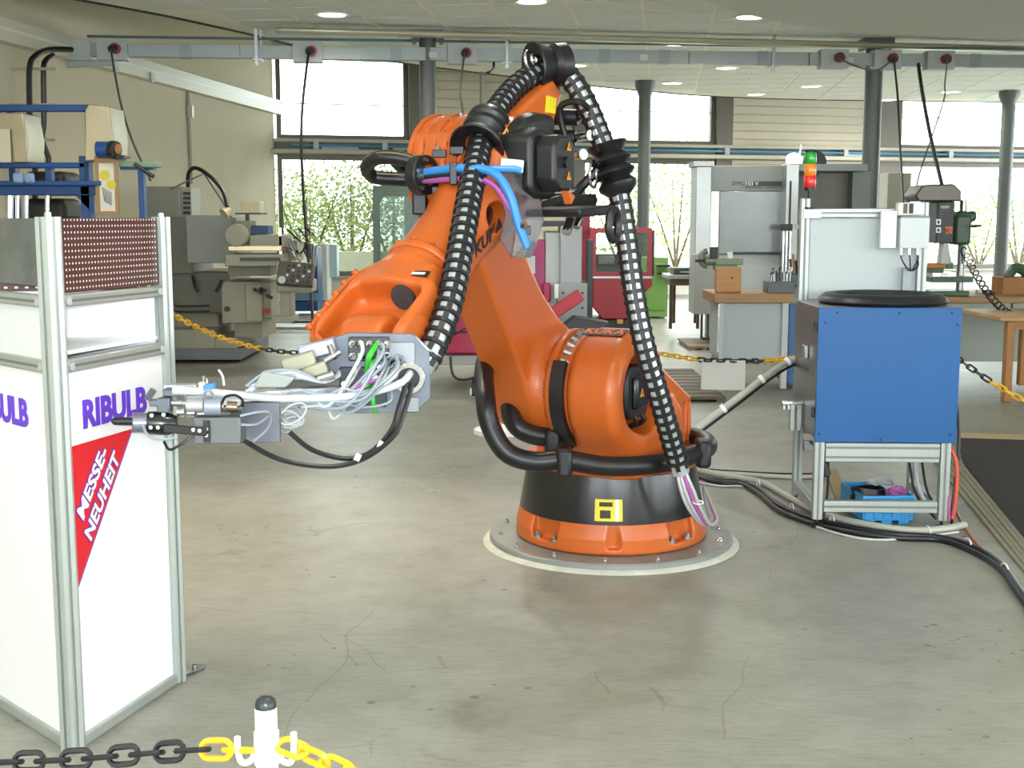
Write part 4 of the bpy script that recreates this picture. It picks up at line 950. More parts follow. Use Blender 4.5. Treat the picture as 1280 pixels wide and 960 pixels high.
# ------------------------------------------------------------ feeder station
YF, YB = 6.36, 6.98
fx0, fx1 = XW(1018, YF, .3), XW(1187, YF, .3); FZ0, FZ1 = .455, 1.145
FR = T((fx0 + fx1) / 2, YF, 0) @ RZ(math.radians(-2.5)); W2 = (fx1 - fx0) / 2; DP = YB - YF
feeder = thing('feeder_station', 'blue-fronted parts feeder on an aluminium frame with a black bowl', 'machine', FR.translation, math.radians(-2.5))
BLUP = M('blue_panel', '#0c5796', .42, var=.05, scale=3)
def fb(name, x0, x1, y0, y1, z0, z1, mat, bevel=.003, parent=feeder, **kw):
    m = MB(FR); m.bb(x0, x1, y0, y1, z0, z1); return m.build(name, mat, parent, bevel=bevel, **kw)
fpnl = fb('front_panel', -W2 - .005, W2 + .015, -.022, -.012, FZ0, FZ1, BLUP, label='plain blue front panel')
for x, z in ((-.26, 1.12), (.05, 1.12), (.31, 1.12), (.34, 1.06), (-.33, .50), (.33, .50), (-.02, .47), (-.32, 1.07)):
    m = MB(FR); m.cyl((x, -.022, z), (x, -.026, z), .006, n=8); m.build('panel_screw', BLK, fpnl)
fb('side_panel', -W2 - .006, -W2, -.01, DP, FZ0 + .02, FZ1, M('brushed_steel', '#7d8082', .3, .8, var=.1, scale=8, stretch=(1, 1, .1)))
fb('side_panel', W2, W2 + .006, -.01, DP, FZ0, FZ1, MATS['brushed_steel']); fb('top_plate', -W2, W2, -.01, DP, FZ1 - .012, FZ1, M('grey_top', '#8b8f92', .4, .3))
fb('rear_panel', -W2, W2, DP - .01, DP, FZ0, FZ1 - .013, MATS['grey_top']); fb('floor_panel', -W2 + .05, W2 - .05, .05, DP - .05, FZ0, FZ0 + .02, MATS['grey_top'])
def fpost(x, y, z0, z1, nm='frame_post'):
    p = fb(nm, x, x + .05, y, y + .05, z0, z1, PROF, .004)
    m = MB(FR); m.bb(x + .019, x + .031, y - .0015, y + .001, z0, z1); m.build('post_slot', M('slot_grey', '#7d8382', .5, .4), p)
    if z0 < .1:
        m = MB(FR); m.cyl((x + .025, y + .025, .0), (x + .025, y + .025, .014), .03, n=14); m.cyl((x + .025, y + .025, .014), (x + .025, y + .025, z0), .008, n=8); m.build('levelling_foot', BLK, p)
fpost(-W2, -.01, .045, FZ0); fpost(W2 - .055, -.01, .045, FZ0); fpost(-W2, DP - .05, .045, 1.70); fpost(W2 - .055, DP - .05, .045, 1.68)
for z0, z1, y, n in ((FZ0 - .105, FZ0 - .005, -.008, 2), (.085, .145, -.008, 1), (FZ0 - .06, FZ0 - .005, DP - .05, 1), (.30, .36, DP - .05, 0)):
    r = fb('cross_rail', -W2 + .055, W2 - .06, y, y + .045, z0, z1, PROF, .004)
    for k in range(n):
        zc = z0 + (z1 - z0) * (k + .5) / n; m = MB(FR); m.bb(-W2 + .055, W2 - .06, y - .0015, y, zc - .006, zc + .006); m.build('rail_slot', M('slot_grey', '#7d8382', .5, .4), r)
for sx in (-W2, W2 - .055): fb('side_rail', sx, sx + .045, .045, DP - .055, .085, .13, PROF)
ztb = H_CAM + (271 - 263) / F_PX * YB + .01
tb = fb('top_beam', -W2 + .052, W2 - .02, DP - .045, DP - .005, ztb - .05, ztb, PROF, .004)
m = MB(FR); m.bb(-W2 + .052, W2 - .02, DP - .047, DP - .045, ztb - .03, ztb - .02); m.build('beam_slot', MATS['slot_grey'], tb)
fb('back_sheet', -W2 + .055, W2 - .055, DP - .02, DP - .012, FZ1 + .005, ztb - .052, M('pale_grey_sheet', '#c3cdcf', .55, var=.02, scale=30))
fb('corner_bracket', -W2 + .01, -W2 + .11, DP - .056, DP - .05, ztb - .055, ztb - .002, STL)
for x in (.03, .08):
    m = MB(FR); m.cyl((-W2 + x, DP - .056, ztb - .025), (-W2 + x, DP - .062, ztb - .025), .009, n=10); m.build('bracket_screw', CHR, feeder)
def fpx(px, py): return (px - 1022) / F_PX * (YB * cp) - W2, H_CAM + (271 - py) / F_PX * YB
def fpb(name, px0, px1, py0, py1, y0, y1, mat, bevel=.003, **kw):
    x0, z1 = fpx(px0 + 6, py0); x1, z0 = fpx(px1 + 6, py1); return fb(name, x0, x1, y0, y1, z0, z1, mat, bevel, **kw)
fpb('white_guard', 1111, 1130, 264, 309, DP - .12, DP - .09, WPN); jb = fpb('junction_box', 1133, 1168, 272, 309, DP - .15, DP - .07, M('light_grey_box', '#cfd6d8', .45))
fpb('box_lid_line', 1133, 1168, 270, 272, DP - .152, DP - .07, MATS['slot_grey'], .001)
fpb('terminal_module', 1131, 1163, 254, 269, DP - .12, DP - .06, M('pale_module', '#e1e4e2', .4)); fpb('terminal_label', 1137, 1142, 255, 267, DP - .123, DP - .12, M('brown_label', '#6d6255', .6), .0); fpb('terminal_label', 1144, 1149, 255, 267, DP - .123, DP - .12, BLK, .0)
fpb('guard_channel', 1142, 1153, 333, 374, DP - .08, DP - .05, M('grey_channel', '#9aa2a3', .45, .3))
for k, x in enumerate((1137, 1147, 1157)):
    x0, z0 = fpx(x + 6, 309); xm, zm = fpx(1150 + 6, 336)
    m = MB(FR); m.cyl((x0, DP - .11, z0), (x0, DP - .11, z0 - .035), .007, n=8); m.build('cable_plug', CHR, feeder)
    m = MB(FR); m.tube(spline([(x0, DP - .11, z0 - .03), (x0 + .004, DP - .115, z0 - .06), (xm + (k - 1) * .008, DP - .11, zm), (xm + .04, DP - .09, zm + .02), (xm + .05, DP - .06, zm + .05)], 6), .004, 6); m.build('box_cable', BLK, feeder)
# bowl
bx = (XW(1099.5, YF + .30, 1.15) - FR.translation.x)
m = MB(FR @ T(bx, .30, FZ1)); m.lathe([(.30, 0.0), (.322, .006), (.335, .018), (.325, .034), (.300, .055), (.275, .058), (.262, .050), (.25, .02), (.20, .008), (.001, .004)], 64); m.build('feeder_bowl', M('bowl_black', '#222324', .4), feeder, label='black feeder bowl ring on top')
m = MB(FR @ T(bx, .30, FZ1)); m.cyl((0, 0, .004), (0, 0, .03), .05, .03, n=20); m.build('bowl_hub', MATS['bowl_black'], feeder)
# signal tower
tx, tz = fpx(1027 + 5, 262); ty = DP - .035
m = MB(FR); m.cyl((tx, ty, tz), (tx, ty, tz + .012), .03, n=16); m.cyl((tx, ty, tz), (tx, ty, tz + .11), .009, n=12); tow = m.build('signal_tower', BLK, feeder, label='signal tower with green, orange and red lights')
z = tz + .10
m = MB(FR); m.cyl((tx, ty, z), (tx, ty, z + .02), .03, n=20); m.build('tower_base', BLK, tow); z += .02
for nm, c in (('red_light', '#e0201c'), ('orange_light', '#f08a16'), ('green_light', '#18a03a')):
    m = MB(FR); m.lathe([(.029, 0), (.032, .004), (.032, .058), (.029, .062)], 24, T(tx, ty, z)); m.build(nm, M(nm, c, .2, coat=.5), tow, ang=50); z += .063
m = MB(FR); m.lathe([(.032, 0), (.030, .012), (.001, .016)], 20, T(tx, ty, z)); m.build('tower_cap', BLK, tow)
# hinges, clamp rack on the left
for z in (.58, 1.02): fb('hinge', -W2 - .02, -W2 - .006, -.005, .02, z, z + .05, BLK)
fb('rack_arm', -W2 - .12, -W2 - .006, .30, .34, .60, .62, CHR)
for k in range(4): fb('rack_pin', -W2 - .115 + k * .025, -W2 - .105 + k * .025, .29, .35, .575, .60, CHR, .001)
for k in range(2): fb('rack_rail', -W2 - .075 + k * .035, -W2 - .05 + k * .035, .30, .34, .46, .60, PROF, .003)
fb('grip_handle', -W2 - .03, -W2 - .006, .20, .26, .86, .93, STL, .005)
# plank, tray and cables in the frame
fb('inner_tray', -W2 + .08, W2 - .12, .24, DP - .06, .35, .36, BLK, .0)
for k, (x, mt) in enumerate(((-.30, BLK), (-.27, BLK), (.18, GREYH), (.22, BLK), (.155, BLK))):
    m = MB(FR); m.tube(spline([(x, .1, .42), (x + .02, .12, .30), (x + (.06 if x > 0 else .02), .12, .15), (x + (.16 if x > 0 else .0), .1, .03)], 6), .011 if mt is GREYH else .007, 8); m.build('drop_cable', mt, feeder)
m = MB(FR); m.cyl((-.30, .08, .35), (-.27, .08, .26), .03, n=12); m.build('air_regulator', BLK, feeder, bevel=.004)
RDH = M('red_hose', '#c8452a', .4)
m = MB(FR); m.tube(spline([(W2 - .0, .04, .42), (W2 + .03, .02, .36), (W2 + .035, .0, .22), (W2 + .015, -.02, .06)], 6), .011, 8); m.build('red_hose', RDH, feeder)
m = MB(FR); m.tube(spline([(W2 + .006, .1, .75), (W2 + .05, .1, .62), (W2 + .06, .08, .4), (W2 + .03, .04, .1), (W2 + .01, -.03, .02)], 6), .009, 8); m.build('side_cable', RUB, feeder)
m = MB(FR); m.tube(spline([(W2 - .02, .02, .36), (W2 - .01, .0, .22), (W2 + .0, -.02, .05)], 6), .006, 8); m.build('side_cable', PUR, feeder)
# timber on the floor under the frame
q0, q1 = G(1038, 590), G(1058, 640)
m = MB(); d = (q1 - q0); m.box((q0 + q1) / 2 + Vector((0, 0, .012)), (d.length, .07, .022), RZ(math.atan2(d.y, d.x))); m.build('timber_batten', M('plain_timber', '#9a8560', .7, var=.12, scale=6), None, bevel=.002, loc=(q0 + q1) / 2, label='bare timber batten on the floor under the feeder', category='timber')
# blue crate with cable coils
CB = M('crate_blue', '#3a97d4', .4); cy = 6.44; cx0, cx1 = XW(1083, cy, .1), XW(1148, cy, .1); cw = cx1 - cx0; CM = T((cx0 + cx1) / 2 - .02, cy, 0) @ RZ(math.radians(4)); cd = .36; chh = .155
crate = thing('storage_crate', 'light blue plastic crate under the feeder holding cables', 'crate', CM.translation, math.radians(4))
def cb(name, x0, x1, y0, y1, z0, z1, mat=CB, parent=crate, bevel=.003): m = MB(CM); m.bb(x0, x1, y0, y1, z0, z1); return m.build(name, mat, parent, bevel=bevel)
h = cw / 2
fw = cb('front_wall', -h, h, 0, .008, .03, chh); cb('rear_wall', -h, h, cd - .008, cd, .03, chh); cb('side_wall', -h, -h + .008, .008, cd - .008, .03, chh); cb('side_wall', h - .008, h, .008, cd - .008, .03, chh); cb('bottom', -h, h, 0, cd, .022, .03)
cb('rim', -h - .006, h + .006, -.006, .0, chh - .015, chh, parent=fw)
for k in range(6): cb('rib', -h + .01 + k * (cw - .03) / 5, -h + .02 + k * (cw - .03) / 5, -.005, .0, .035, chh - .02, parent=fw, bevel=.001)
for k in range(3): cb('foot', -h + .01 + k * cw * .34, -h + cw * .25 + k * cw * .34, .005, .10, .0, .022)
def coil(name, label, cx, cy_, z, r, n, mat, rr, tilt=0.):
    m = MB(CM @ T(cx, cy_, z) @ RX(tilt)); rg = random.Random(len(name) + int(cx * 100)); pts = []
    for i in range(n * 14):
        a = i * 2 * math.pi / 14; pts.append((r * math.cos(a) * (1 + .06 * math.sin(i * .37)), r * .75 * math.sin(a), rr * 1.6 * (i / 14) * .8 + .006 * math.sin(i * .9)))
    m.tube(pts, rr, 6); return m.build(name, mat, None, loc=(CM @ Vector((cx, cy_, .03))), label=label, category='cable')
coil('cable_coil', 'coil of black cable in the blue crate', -.055, .16, .095, .085, 7, RUB, .008); coil('cable_coil', 'coil of purple cable in the blue crate', .075, .10, .12, .045, 7, PUR, .006, .5); coil('cable_coil', 'coil of grey cable at the back of the blue crate', .05, .26, .12, .07, 8, WHC, .006, .3)
# ------------------------------------------------------------ machines at the back
MG = M('machine_grey_green', '#969280', .5, .05, var=.05, scale=3); MGD = M('machine_grey_dark', '#7b786b', .5, .05, var=.06, scale=3)
DKG = M('dark_grey_metal', '#3a3d3c', .45, .3); IVO = M('ivory_box', '#c9bd97', .5); DBL = M('deep_blue_paint', '#1c4a86', .4, var=.06, scale=4)
LGM = M('light_grey_metal', '#b4b9b7', .45, .2, var=.04); STN = M('stainless_sheet', '#a7abaa', .3, .7, var=.06, scale=3); WOODT = M('bench_wood', '#a07c54', .55, var=.15, scale=3, stretch=(1, 6, 6))
def part(root, name, mat, *boxes, bevel=.008, **kw):
    m = MB()
    for b in boxes: m.pb(*b)
    return m.build(name, mat, root, bevel=bevel, **kw)
def rod(root, name, mat, pts, r, n=8, sp_=True):
    m = MB(); q = PP(*pts); m.tube(spline(q, 6) if sp_ and len(q) > 2 else q, r, n); return m.build(name, mat, root)
def foot(px, py): return G(px, py)
# --- universal milling machine, left
r = thing('milling_machine', 'grey-green knee milling machine left of the robot wrist', 'machine', foot(265, 448))
part(r, 'plinth', M('plinth_blue_grey', '#6b7078', .5), (206, 301, 436, 450, 13.75, 1.6)); part(r, 'base', MG, (206, 268, 412, 437, 13.8, 1.5), (268, 297, 422, 437, 13.8, 1.2))
m = MB(); a = [P(212, 392, 14.3), P(272, 392, 14.3), P(279, 437, 14.0), P(206, 437, 14.0)]; b = [q + Vector((0, 1.0, 0)) for q in a]; m.add(a + b, [(0, 3, 2, 1), (4, 5, 6, 7), (0, 1, 5, 4), (1, 2, 6, 5), (2, 3, 7, 6), (3, 0, 4, 7)]); m.build('base_cover', MG, r, bevel=.02)
part(r, 'column', MGD, (208, 288, 340, 398, 14.5, 1.1)); part(r, 'column_head', MGD, (206, 240, 270, 342, 14.4, 1.0)); part(r, 'head_box', M('machine_grey_pale', '#8c9088', .45, var=.03), (233, 290, 269, 329, 13.9, .9)); part(r, 'head_edge', MG, (290, 296, 272, 328, 13.95, .8))
part(r, 'knee', MG, (277, 326, 352, 404, 13.7, 1.0)); part(r, 'knee_foot', MG, (293, 328, 402, 423, 13.9, .8)); part(r, 'knee_side', M('machine_beige', '#a39c84', .5), (307, 327, 355, 402, 13.65, .05)); part(r, 'knee_badge', M('badge_red', '#b0452c', .5), (327, 338, 386, 392, 13.7, .02), bevel=0.); part(r, 'knee_front', MG, (327, 339, 353, 398, 13.72, .5))
part(r, 'saddle', MGD, (285, 338, 331, 345, 13.5, 1.0)); part(r, 'table', MG, (281, 352, 318, 333, 13.3, .6)); part(r, 'table_slot', DKG, (300, 350, 322, 326, 13.28, .02), bevel=0.); part(r, 'table_top', M('machined_steel', '#c8b99a', .3, .6), (285, 352, 307, 314, 13.4, .5))
part(r, 'work_block', MG, (312, 356, 294, 309, 13.5, .5)); part(r, 'dividing_head', MGD, (292, 313, 276, 307, 13.55, .3)); 
m = MB(); c = P(298, 294, 13.5); m.cyl(c, c + Vector((0, -.12, 0)), .12, n=20); m.build('chuck', MG, r, bevel=.01)
part(r, 'blue_tray', M('tray_blue', '#27456b', .5), (311, 335, 282, 293, 13.6, .3)); part(r, 'lamp_box', IVO, (301, 325, 252, 267, 13.7, .25)); part(r, 'lamp_shelf', DKG, (294, 326, 266, 268, 13.65, .35), bevel=0.); part(r, 'lamp_stem', DKG, (307, 311, 268, 294, 13.75, .05), bevel=0.)
m = MB(); m.cyl(P(288, 262, 13.6), P(280, 268, 13.55), .03, .07, n=16); m.build('work_lamp', IVO, r); rod(r, 'lamp_arm', BLK, ((235, 233, 14.2), (236, 216, 14.1), (245, 210, 14.0), (262, 220, 13.9), (278, 238, 13.8), (284, 258, 13.7)), .022); rod(r, 'lamp_strut', STL, ((214, 236, 14.2), (255, 217, 13.95), (282, 258, 13.7)), .010, sp_=False)
rod(r, 'drain_pipe', BLK, ((241, 345, 14.4), (244, 358, 14.35), (248, 365, 14.35)), .02); rod(r, 'drain_pipe', BLK, ((277, 350, 13.65), (274, 358, 13.65), (270, 365, 13.65)), .02)
for y in (381, 388): rod(r, 'base_handle', DKG, ((218, y, 14.25), (226, y + 2, 14.15), (262, y + 1, 14.15)), .012)
m = MB(); c = P(284, 386, 13.68); m.cyl(c, c - Vector((0, .02, 0)), .03, n=16); m.build('knee_port', DKG, r)
for x, y in ((318, 362), (324, 365), (326, 361), (334, 370)): rod(r, 'knee_lever', DKG, ((x, y, 13.6), (x + 5, y + 2, 13.4)), .02)
# pendant with buttons
PCT = frame(P(368, 342, 13.0), (.96, -.05, -.06), (.05, .35, 1)); pc = MB(PCT); pc.bb(-.17, .20, -.13, .12, -.06, .04); pan = pc.build('control_panel', M('panel_brown', '#4b453b', .45), r, bevel=.015)
for i in range(5):
    for j in range(4):
        m = MB(PCT); x, y = -.06 + i * .055, -.09 + j * .055; m.cyl((x, y, .04), (x, y, .055), .016, n=8); m.build('panel_button', (DKG, LGM, BLK)[(i * 2 + j) % 3], pan)
m = MB(PCT); m.cyl((-.11, -.09, .04), (-.11, -.09, .06), .04, n=14); m.build('panel_dial', LGM, pan)
part(r, 'panel_block', MG, (345, 362, 328, 343, 13.0, .3)); part(r, 'panel_pedestal', MG, (350, 363, 358, 402, 13.2, .3)); part(r, 'panel_neck', MG, (345, 390, 350, 366, 13.1, .35), bevel=.02); part(r, 'pedestal_foot', MG, (340, 364, 396, 404, 13.15, .5))
rg = random.Random(5)
for i in range(14):
    x = 358 + rg.random() * 34; y = 290 + rg.random() * 30
    rod(r, 'coolant_hose', rg.choice((BLK, STL, BLK, CHR)), ((x, y, 13.6), (x + rg.uniform(-6, 8), y - rg.uniform(2, 8), 13.55), (x + rg.uniform(4, 14), y + rg.uniform(4, 14), 13.5)), .010, 5)
part(r, 'spindle_head', MG, (346, 372, 300, 326, 13.7, .4)); part(r, 'spindle_quill', CHR, (349, 352, 285, 326, 13.5, .05), bevel=0.)
# --- cabinet behind it
r = thing('switch_cabinet', 'plain grey switch cabinet standing behind the milling machine', 'cabinet', foot(215, 428))
r.location = (XW(214, 16.5, .5), 16.5, 0); MW[r.name] = T(r.location)
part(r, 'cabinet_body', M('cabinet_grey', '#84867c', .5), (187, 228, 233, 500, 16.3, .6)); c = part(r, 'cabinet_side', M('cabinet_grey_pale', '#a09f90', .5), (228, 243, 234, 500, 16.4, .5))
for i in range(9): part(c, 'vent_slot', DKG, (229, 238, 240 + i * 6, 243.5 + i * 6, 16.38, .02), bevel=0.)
# --- blue machine bed and white cabinet near the corner window
r = thing('blue_machine_bed', 'small blue machine bed on the pale grating near the corner window', 'machine', foot(378, 389))
part(r, 'bed', DBL, (350, 397, 377, 389, 20.0, .8)); part(r, 'bed_top', M('blue_pale', '#6c8fae', .4), (356, 396, 366, 376, 20.0, .8)); part(r, 'bed_pillar', DBL, (389, 397, 309, 378, 20.05, .5))
for i in range(6): rod(r, 'bed_hose', rg.choice((BLK, STL)), ((372 + i * 4, 312 + i, 20.0), (376 + i * 4, 302 + i, 19.9), (384 + i * 2, 318 + i * 3, 19.9)), .015, 5)
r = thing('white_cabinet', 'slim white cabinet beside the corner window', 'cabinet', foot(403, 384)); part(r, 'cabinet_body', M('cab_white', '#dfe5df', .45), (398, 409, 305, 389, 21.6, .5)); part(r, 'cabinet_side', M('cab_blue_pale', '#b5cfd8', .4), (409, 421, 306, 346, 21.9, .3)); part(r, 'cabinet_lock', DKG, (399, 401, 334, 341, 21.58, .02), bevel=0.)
r = thing('floor_grating', 'pale metal floor grating under the blue machine bed', 'grating', foot(368, 402)); part(r, 'grating_kerb', DKG, (328, 412, 401, 404, 17.9, .08), bevel=0.)
for i in range(8): 
    m = MB(); Y = 18.0 + i * .42; m.bb(XW(328, Y, 0), XW(415, Y, 0), Y, Y + .38, .0, .035); m.build('grating_board', M('pale_grating', '#d9dbd6', .4, .3), r, smooth=False)
# --- blue press at the left edge
r = thing('blue_press', 'tall blue press frame with galvanised hoods behind the display stand', 'press', (XW(60, 12.2, .5), 12.2, 0))
YP = 12.0
part(r, 'top_beam', DBL, (-40, 110, 130.5, 139, YP, .12)); part(r, 'upper_beam', DBL, (-40, 107, 203, 210, YP, .12)); part(r, 'lower_beam', DBL, (-40, 126, 226, 232, YP - .1, .5)); part(r, 'lower_web', DBL, (-40, 120, 232, 244, YP, .12)); part(r, 'main_post', DBL, (108, 120, 195, 640, YP, .14)); part(r, 'post_flange', M('blue_dark', '#143463', .45), (105.5, 108, 196, 233, YP - .02, .14), bevel=0.); part(r, 'mid_strut', DBL, (56, 64, 204, 230, YP + .02, .1)); part(r, 'rear_post', DBL, (20, 28, 140, 640, YP + .8, .12))
m = MB(); m.add([P(94, 244, YP)] + [P(117, 244, YP), P(117, 268, YP)] + [P(94, 244, YP) + Vector((0, .03, 0)), P(117, 244, YP) + Vector((0, .03, 0)), P(117, 268, YP) + Vector((0, .03, 0))], [(0, 2, 1), (3, 4, 5), (0, 1, 4, 3), (1, 2, 5, 4), (2, 0, 3, 5)]); m.build('gusset', DBL, r, smooth=False)
GALV = M('galvanised_warm', '#b3a88f', .32, .7, var=.15, scale=2.5)
for pts in (((111, 129.5), (136, 133), (142, 172), (141, 198), (106, 202), (106, 138)), ((-30, 141), (28, 141), (34, 175), (33, 203), (-30, 204))):
    a = [P(x, y, YP - .05) for x, y in pts]; n = len(a); b = [q + Vector((0, .45, 0)) for q in a]
    m = MB(); m.add(a + b, [tuple(range(n - 1, -1, -1)), tuple(range(n, 2 * n))] + [(i, (i + 1) % n, n + (i + 1) % n, n + i) for i in range(n)]); m.build('hood', GALV, r, bevel=.01, label='galvanised sheet hood')
part(r, 'paper_note', M('old_paper', '#cdc8ae', .8), (-20, 13, 161, 203, YP - .09, .01), bevel=0.)
m = MB(); m.cyl(P(121, 187, YP - .1), P(139, 187, YP - .1), .075, n=18); mo = m.build('drive_motor', DBL, r, bevel=.01); m = MB(); m.cyl(P(139, 187, YP - .1), P(146, 188, YP - .12), .085, n=20); m.build('pulley', BLK, r, bevel=.006); m = MB(); m.cyl(P(146, 186, YP - .12), P(148, 186, YP - .13), .045, n=16); m.build('pulley_hub', M('copper', '#b98650', .3, .8), r); part(r, 'motor_foot', BLK, (122, 155, 194, 197.5, YP - .12, .2), bevel=0.)
part(r, 'side_table', M('table_green', '#7f9a80', .45), (148, 193, 202, 209, YP - .05, .25)); part(r, 'side_rail', DBL, (150, 192, 209, 212, YP, .1), bevel=0.); part(r, 'side_post', DBL, (180, 187, 211, 640, YP, .1))
for x in (12, 22, 33, 59): m = MB(); m.cyl(P(x, 243, YP + .15), P(x, 345, YP + .15), .022 if x != 12 else .045, n=14); m.build('chrome_column', CHR, r)
for k, (x0, x1, y0) in enumerate(((28, 82, 214), (28, 82, 248))): part(r, 'dark_drum', M('drum_brown', '#3b3a30', .5, .2, var=.2, scale=5), (x0, x1, y0, y0 + 30, YP + .35, .5), bevel=.06)
part(r, 'press_bed', DBL, (-40, 108, 344, 372, YP, .8)); part(r, 'press_leg', DBL, (-30, -16, 372, 640, YP + .05, .14), (94, 107, 372, 640, YP + .6, .14)); part(r, 'clear_knob', M('clear_blue', '#8aa2c8', .2), (15, 28, 216, 229, YP - .15, .06), (29.5, 42, 216, 229, YP - .15, .06), bevel=.02); m = MB(); m.cyl(P(168, 205, YP - .1), P(192, 221, YP - .12), .02, n=8); m.build('table_lever', DKG, r)
r = thing('pinned_drawing', 'drawing with yellow patches pinned to a tan board on the blue post', 'picture', P(133, 268, YP - .06)); part(r, 'board', M('tan_board', '#a5845a', .6), (119, 147.5, 195, 268, YP - .08, .02), bevel=.002); sh_ = part(r, 'sheet', M('drawing_paper', '#dcd9cc', .7), (124.5, 143, 204, 264, YP - .085, .004), bevel=0.)
for c, rr in (((131, 219), .05), ((139, 231), .045)): m = MB(); q = P(*c, YP - .087); m.cyl(q, q + Vector((0, .002, 0)), rr, n=14); m.build('yellow_patch', M('drawing_yellow', '#d8c94a', .7), sh_)
for i in range(6): rod(sh_, 'pencil_line', M('pencil', '#7c7f80', .8), ((128 + i * 2.2, 234 + i * 1.2, YP - .087), (131 + i * 1.6, 252 + i, YP - .087)), .004, 4)
# --- green-grey enclosure with rounded window behind the wrist
YE = 17.5; r = thing('machine_enclosure', 'grey-green machine enclosure with a round-cornered window behind the wrist', 'machine', (XW(500, YE, .5), YE, 0)); EN = M('enclosure_green', '#65756b', .5)
def rrect(x0, x1, y0, y1, rad, n=5):
    o = []
    for cx, cy, a0 in ((x1 - rad, y1 - rad, 0), (x0 + rad, y1 - rad, 1), (x0 + rad, y0 + rad, 2), (x1 - rad, y0 + rad, 3)):
        for i in range(n + 1): a = (a0 + i / n) * math.pi / 2; o.append((cx + rad * math.cos(a), cy + rad * math.sin(a)))
    return o
def panel_window(root, name, px0, px1, py0, py1, wx0, wx1, wy0, wy1, Y, mat, glass, rad=.06, dep=.04):
    zo = (ZW(py1, Y), ZW(py0, Y)); zi = (ZW(wy1, Y), ZW(wy0, Y)); zm = sum(zo) / 2
    X = [XW(v, Y, zm) for v in (px0, px1, wx0, wx1)]; inner = rrect(X[2], X[3], zi[0], zi[1], rad); n = len(inner)
    def outer(p):
        cx, cz = (X[2] + X[3]) / 2, (zi[0] + zi[1]) / 2; dx, dz = p[0] - cx, p[1] - cz
        k = min((X[1] - cx) / dx if dx > 1e-6 else (X[0] - cx) / dx if dx < -1e-6 else 9e9, (zo[1] - cz) / dz if dz > 1e-6 else (zo[0] - cz) / dz if dz < -1e-6 else 9e9); return (cx + dx * k, cz + dz * k)
    out = [outer(p) for p in inner]; m = MB(); vs_ = []
    for Yq in (Y, Y + dep): vs_ += [(x, Yq, z) for x, z in inner] + [(x, Yq, z) for x, z in out]
    fs = []
    for i in range(n):
        j = (i + 1) % n; fs += [(i, j, n + j, n + i), (2 * n + j, 2 * n + i, 3 * n + i, 3 * n + j), (i, 2 * n + i, 2 * n + j, j), (n + j, 3 * n + j, 3 * n + i, n + i)]
    m.add(vs_, fs)
    onx = [min(abs(p[0] - X[0]), abs(p[0] - X[1])) < 1e-6 for p in out]
    for i in range(n):
        j = (i + 1) % n
        if onx[i] != onx[j]:
            a, b = out[i], out[j]; c = (a[0] if onx[i] else b[0], b[1] if onx[i] else a[1])
            m.add([(a[0], Y, a[1]), (b[0], Y, b[1]), (c[0], Y, c[1]), (a[0], Y + dep, a[1]), (b[0], Y + dep, b[1]), (c[0], Y + dep, c[1])], [(0, 1, 2), (3, 5, 4), (0, 3, 4, 1), (1, 4, 5, 2), (2, 5, 3, 0)])
    o = m.build(name, mat, root, smooth=False)
    m = MB(); m.bb(X[2] - .01, X[3] + .01, Y + dep * .4, Y + dep * .6, zi[0] - .01, zi[1] + .01); m.build('pane', glass, o); return o
panel_window(r, 'door', 466, 545, 236, 342, 475, 528, 245, 333, YE, EN, glass_mat('milky_glass', '#dfeee2', .55, .2), .12)
part(r, 'enclosure_side', EN, (545, 560, 236, 400, YE, 1.2)); part(r, 'enclosure_roof', EN, (466, 545, 232, 236, YE, 1.2), bevel=0.); part(r, 'enclosure_base', EN, (480, 545, 342, 430, YE, 1.0)); part(r, 'door_handle', BLK, (515, 520, 292, 302, YE - .05, .05), bevel=0.)
# --- magenta and grey machine behind the link arm
YM = 11.5; r = thing('magenta_machine', 'grey milling machine with magenta panels behind the robot link arm', 'machine', (XW(640, YM, .3), YM, 0)); MAG = M('magenta_paint', '#a8234c', .4, var=.04)
part(r, 'magenta_trough', MAG, (553, 612, 392, 443, YM, .5), bevel=.02); part(r, 'plinth', M('plinth_pale', '#b3b8b4', .5), (545, 680, 444, 456, YM + .1, 1.0)); part(r, 'magenta_column', M('magenta_deep', '#a02a63', .4), (664, 681, 300, 440, YM + .05, .5)); mc = part(r, 'column_body', LGM, (681, 700, 290, 440, YM + .1, .6)); part(r, 'control_cabinet', M('cabinet_lilac', '#a6a8ac', .45), (700, 727, 282, 440, YM, .6)); part(r, 'cabinet_front', M('cabinet_mid', '#9a9e9c', .45), (697, 734, 354, 442, YM - .08, .5)); part(r, 'cabinet_top', DKG, (676, 728, 276, 283, YM, .6)); part(r, 'body_rear', LGM, (612, 664, 330, 440, YM + .3, .5))
part(r, 'paper_sheet', M('paper_grey', '#c9cbca', .8), (655, 669, 320, 342, YM - .02, .01), bevel=0.); part(r, 'white_strip', WHT, (693, 698, 355, 373, YM - .12, .02), bevel=0.); part(r, 'magenta_box', MAG, (678, 689, 354, 378, YM - .1, .15), bevel=.02)
a, b = P(688, 394, YM - .3), P(726, 368, YM - .3); m = MB(); m.box((a + b) / 2, ((b - a).length, .08, .11), RY(-math.atan2(b.z - a.z, b.x - a.x))); m.build('red_lever', M('red_paint', '#b81f2f', .38), r, bevel=.008)
for x, y in ((704, 366), (704, 390), (728, 366), (728, 385)): m = MB(); c = P(x, y, YM - .08); m.cyl(c, c - Vector((0, .01, 0)), .012, n=8); m.build('cabinet_screw', DKG, r)
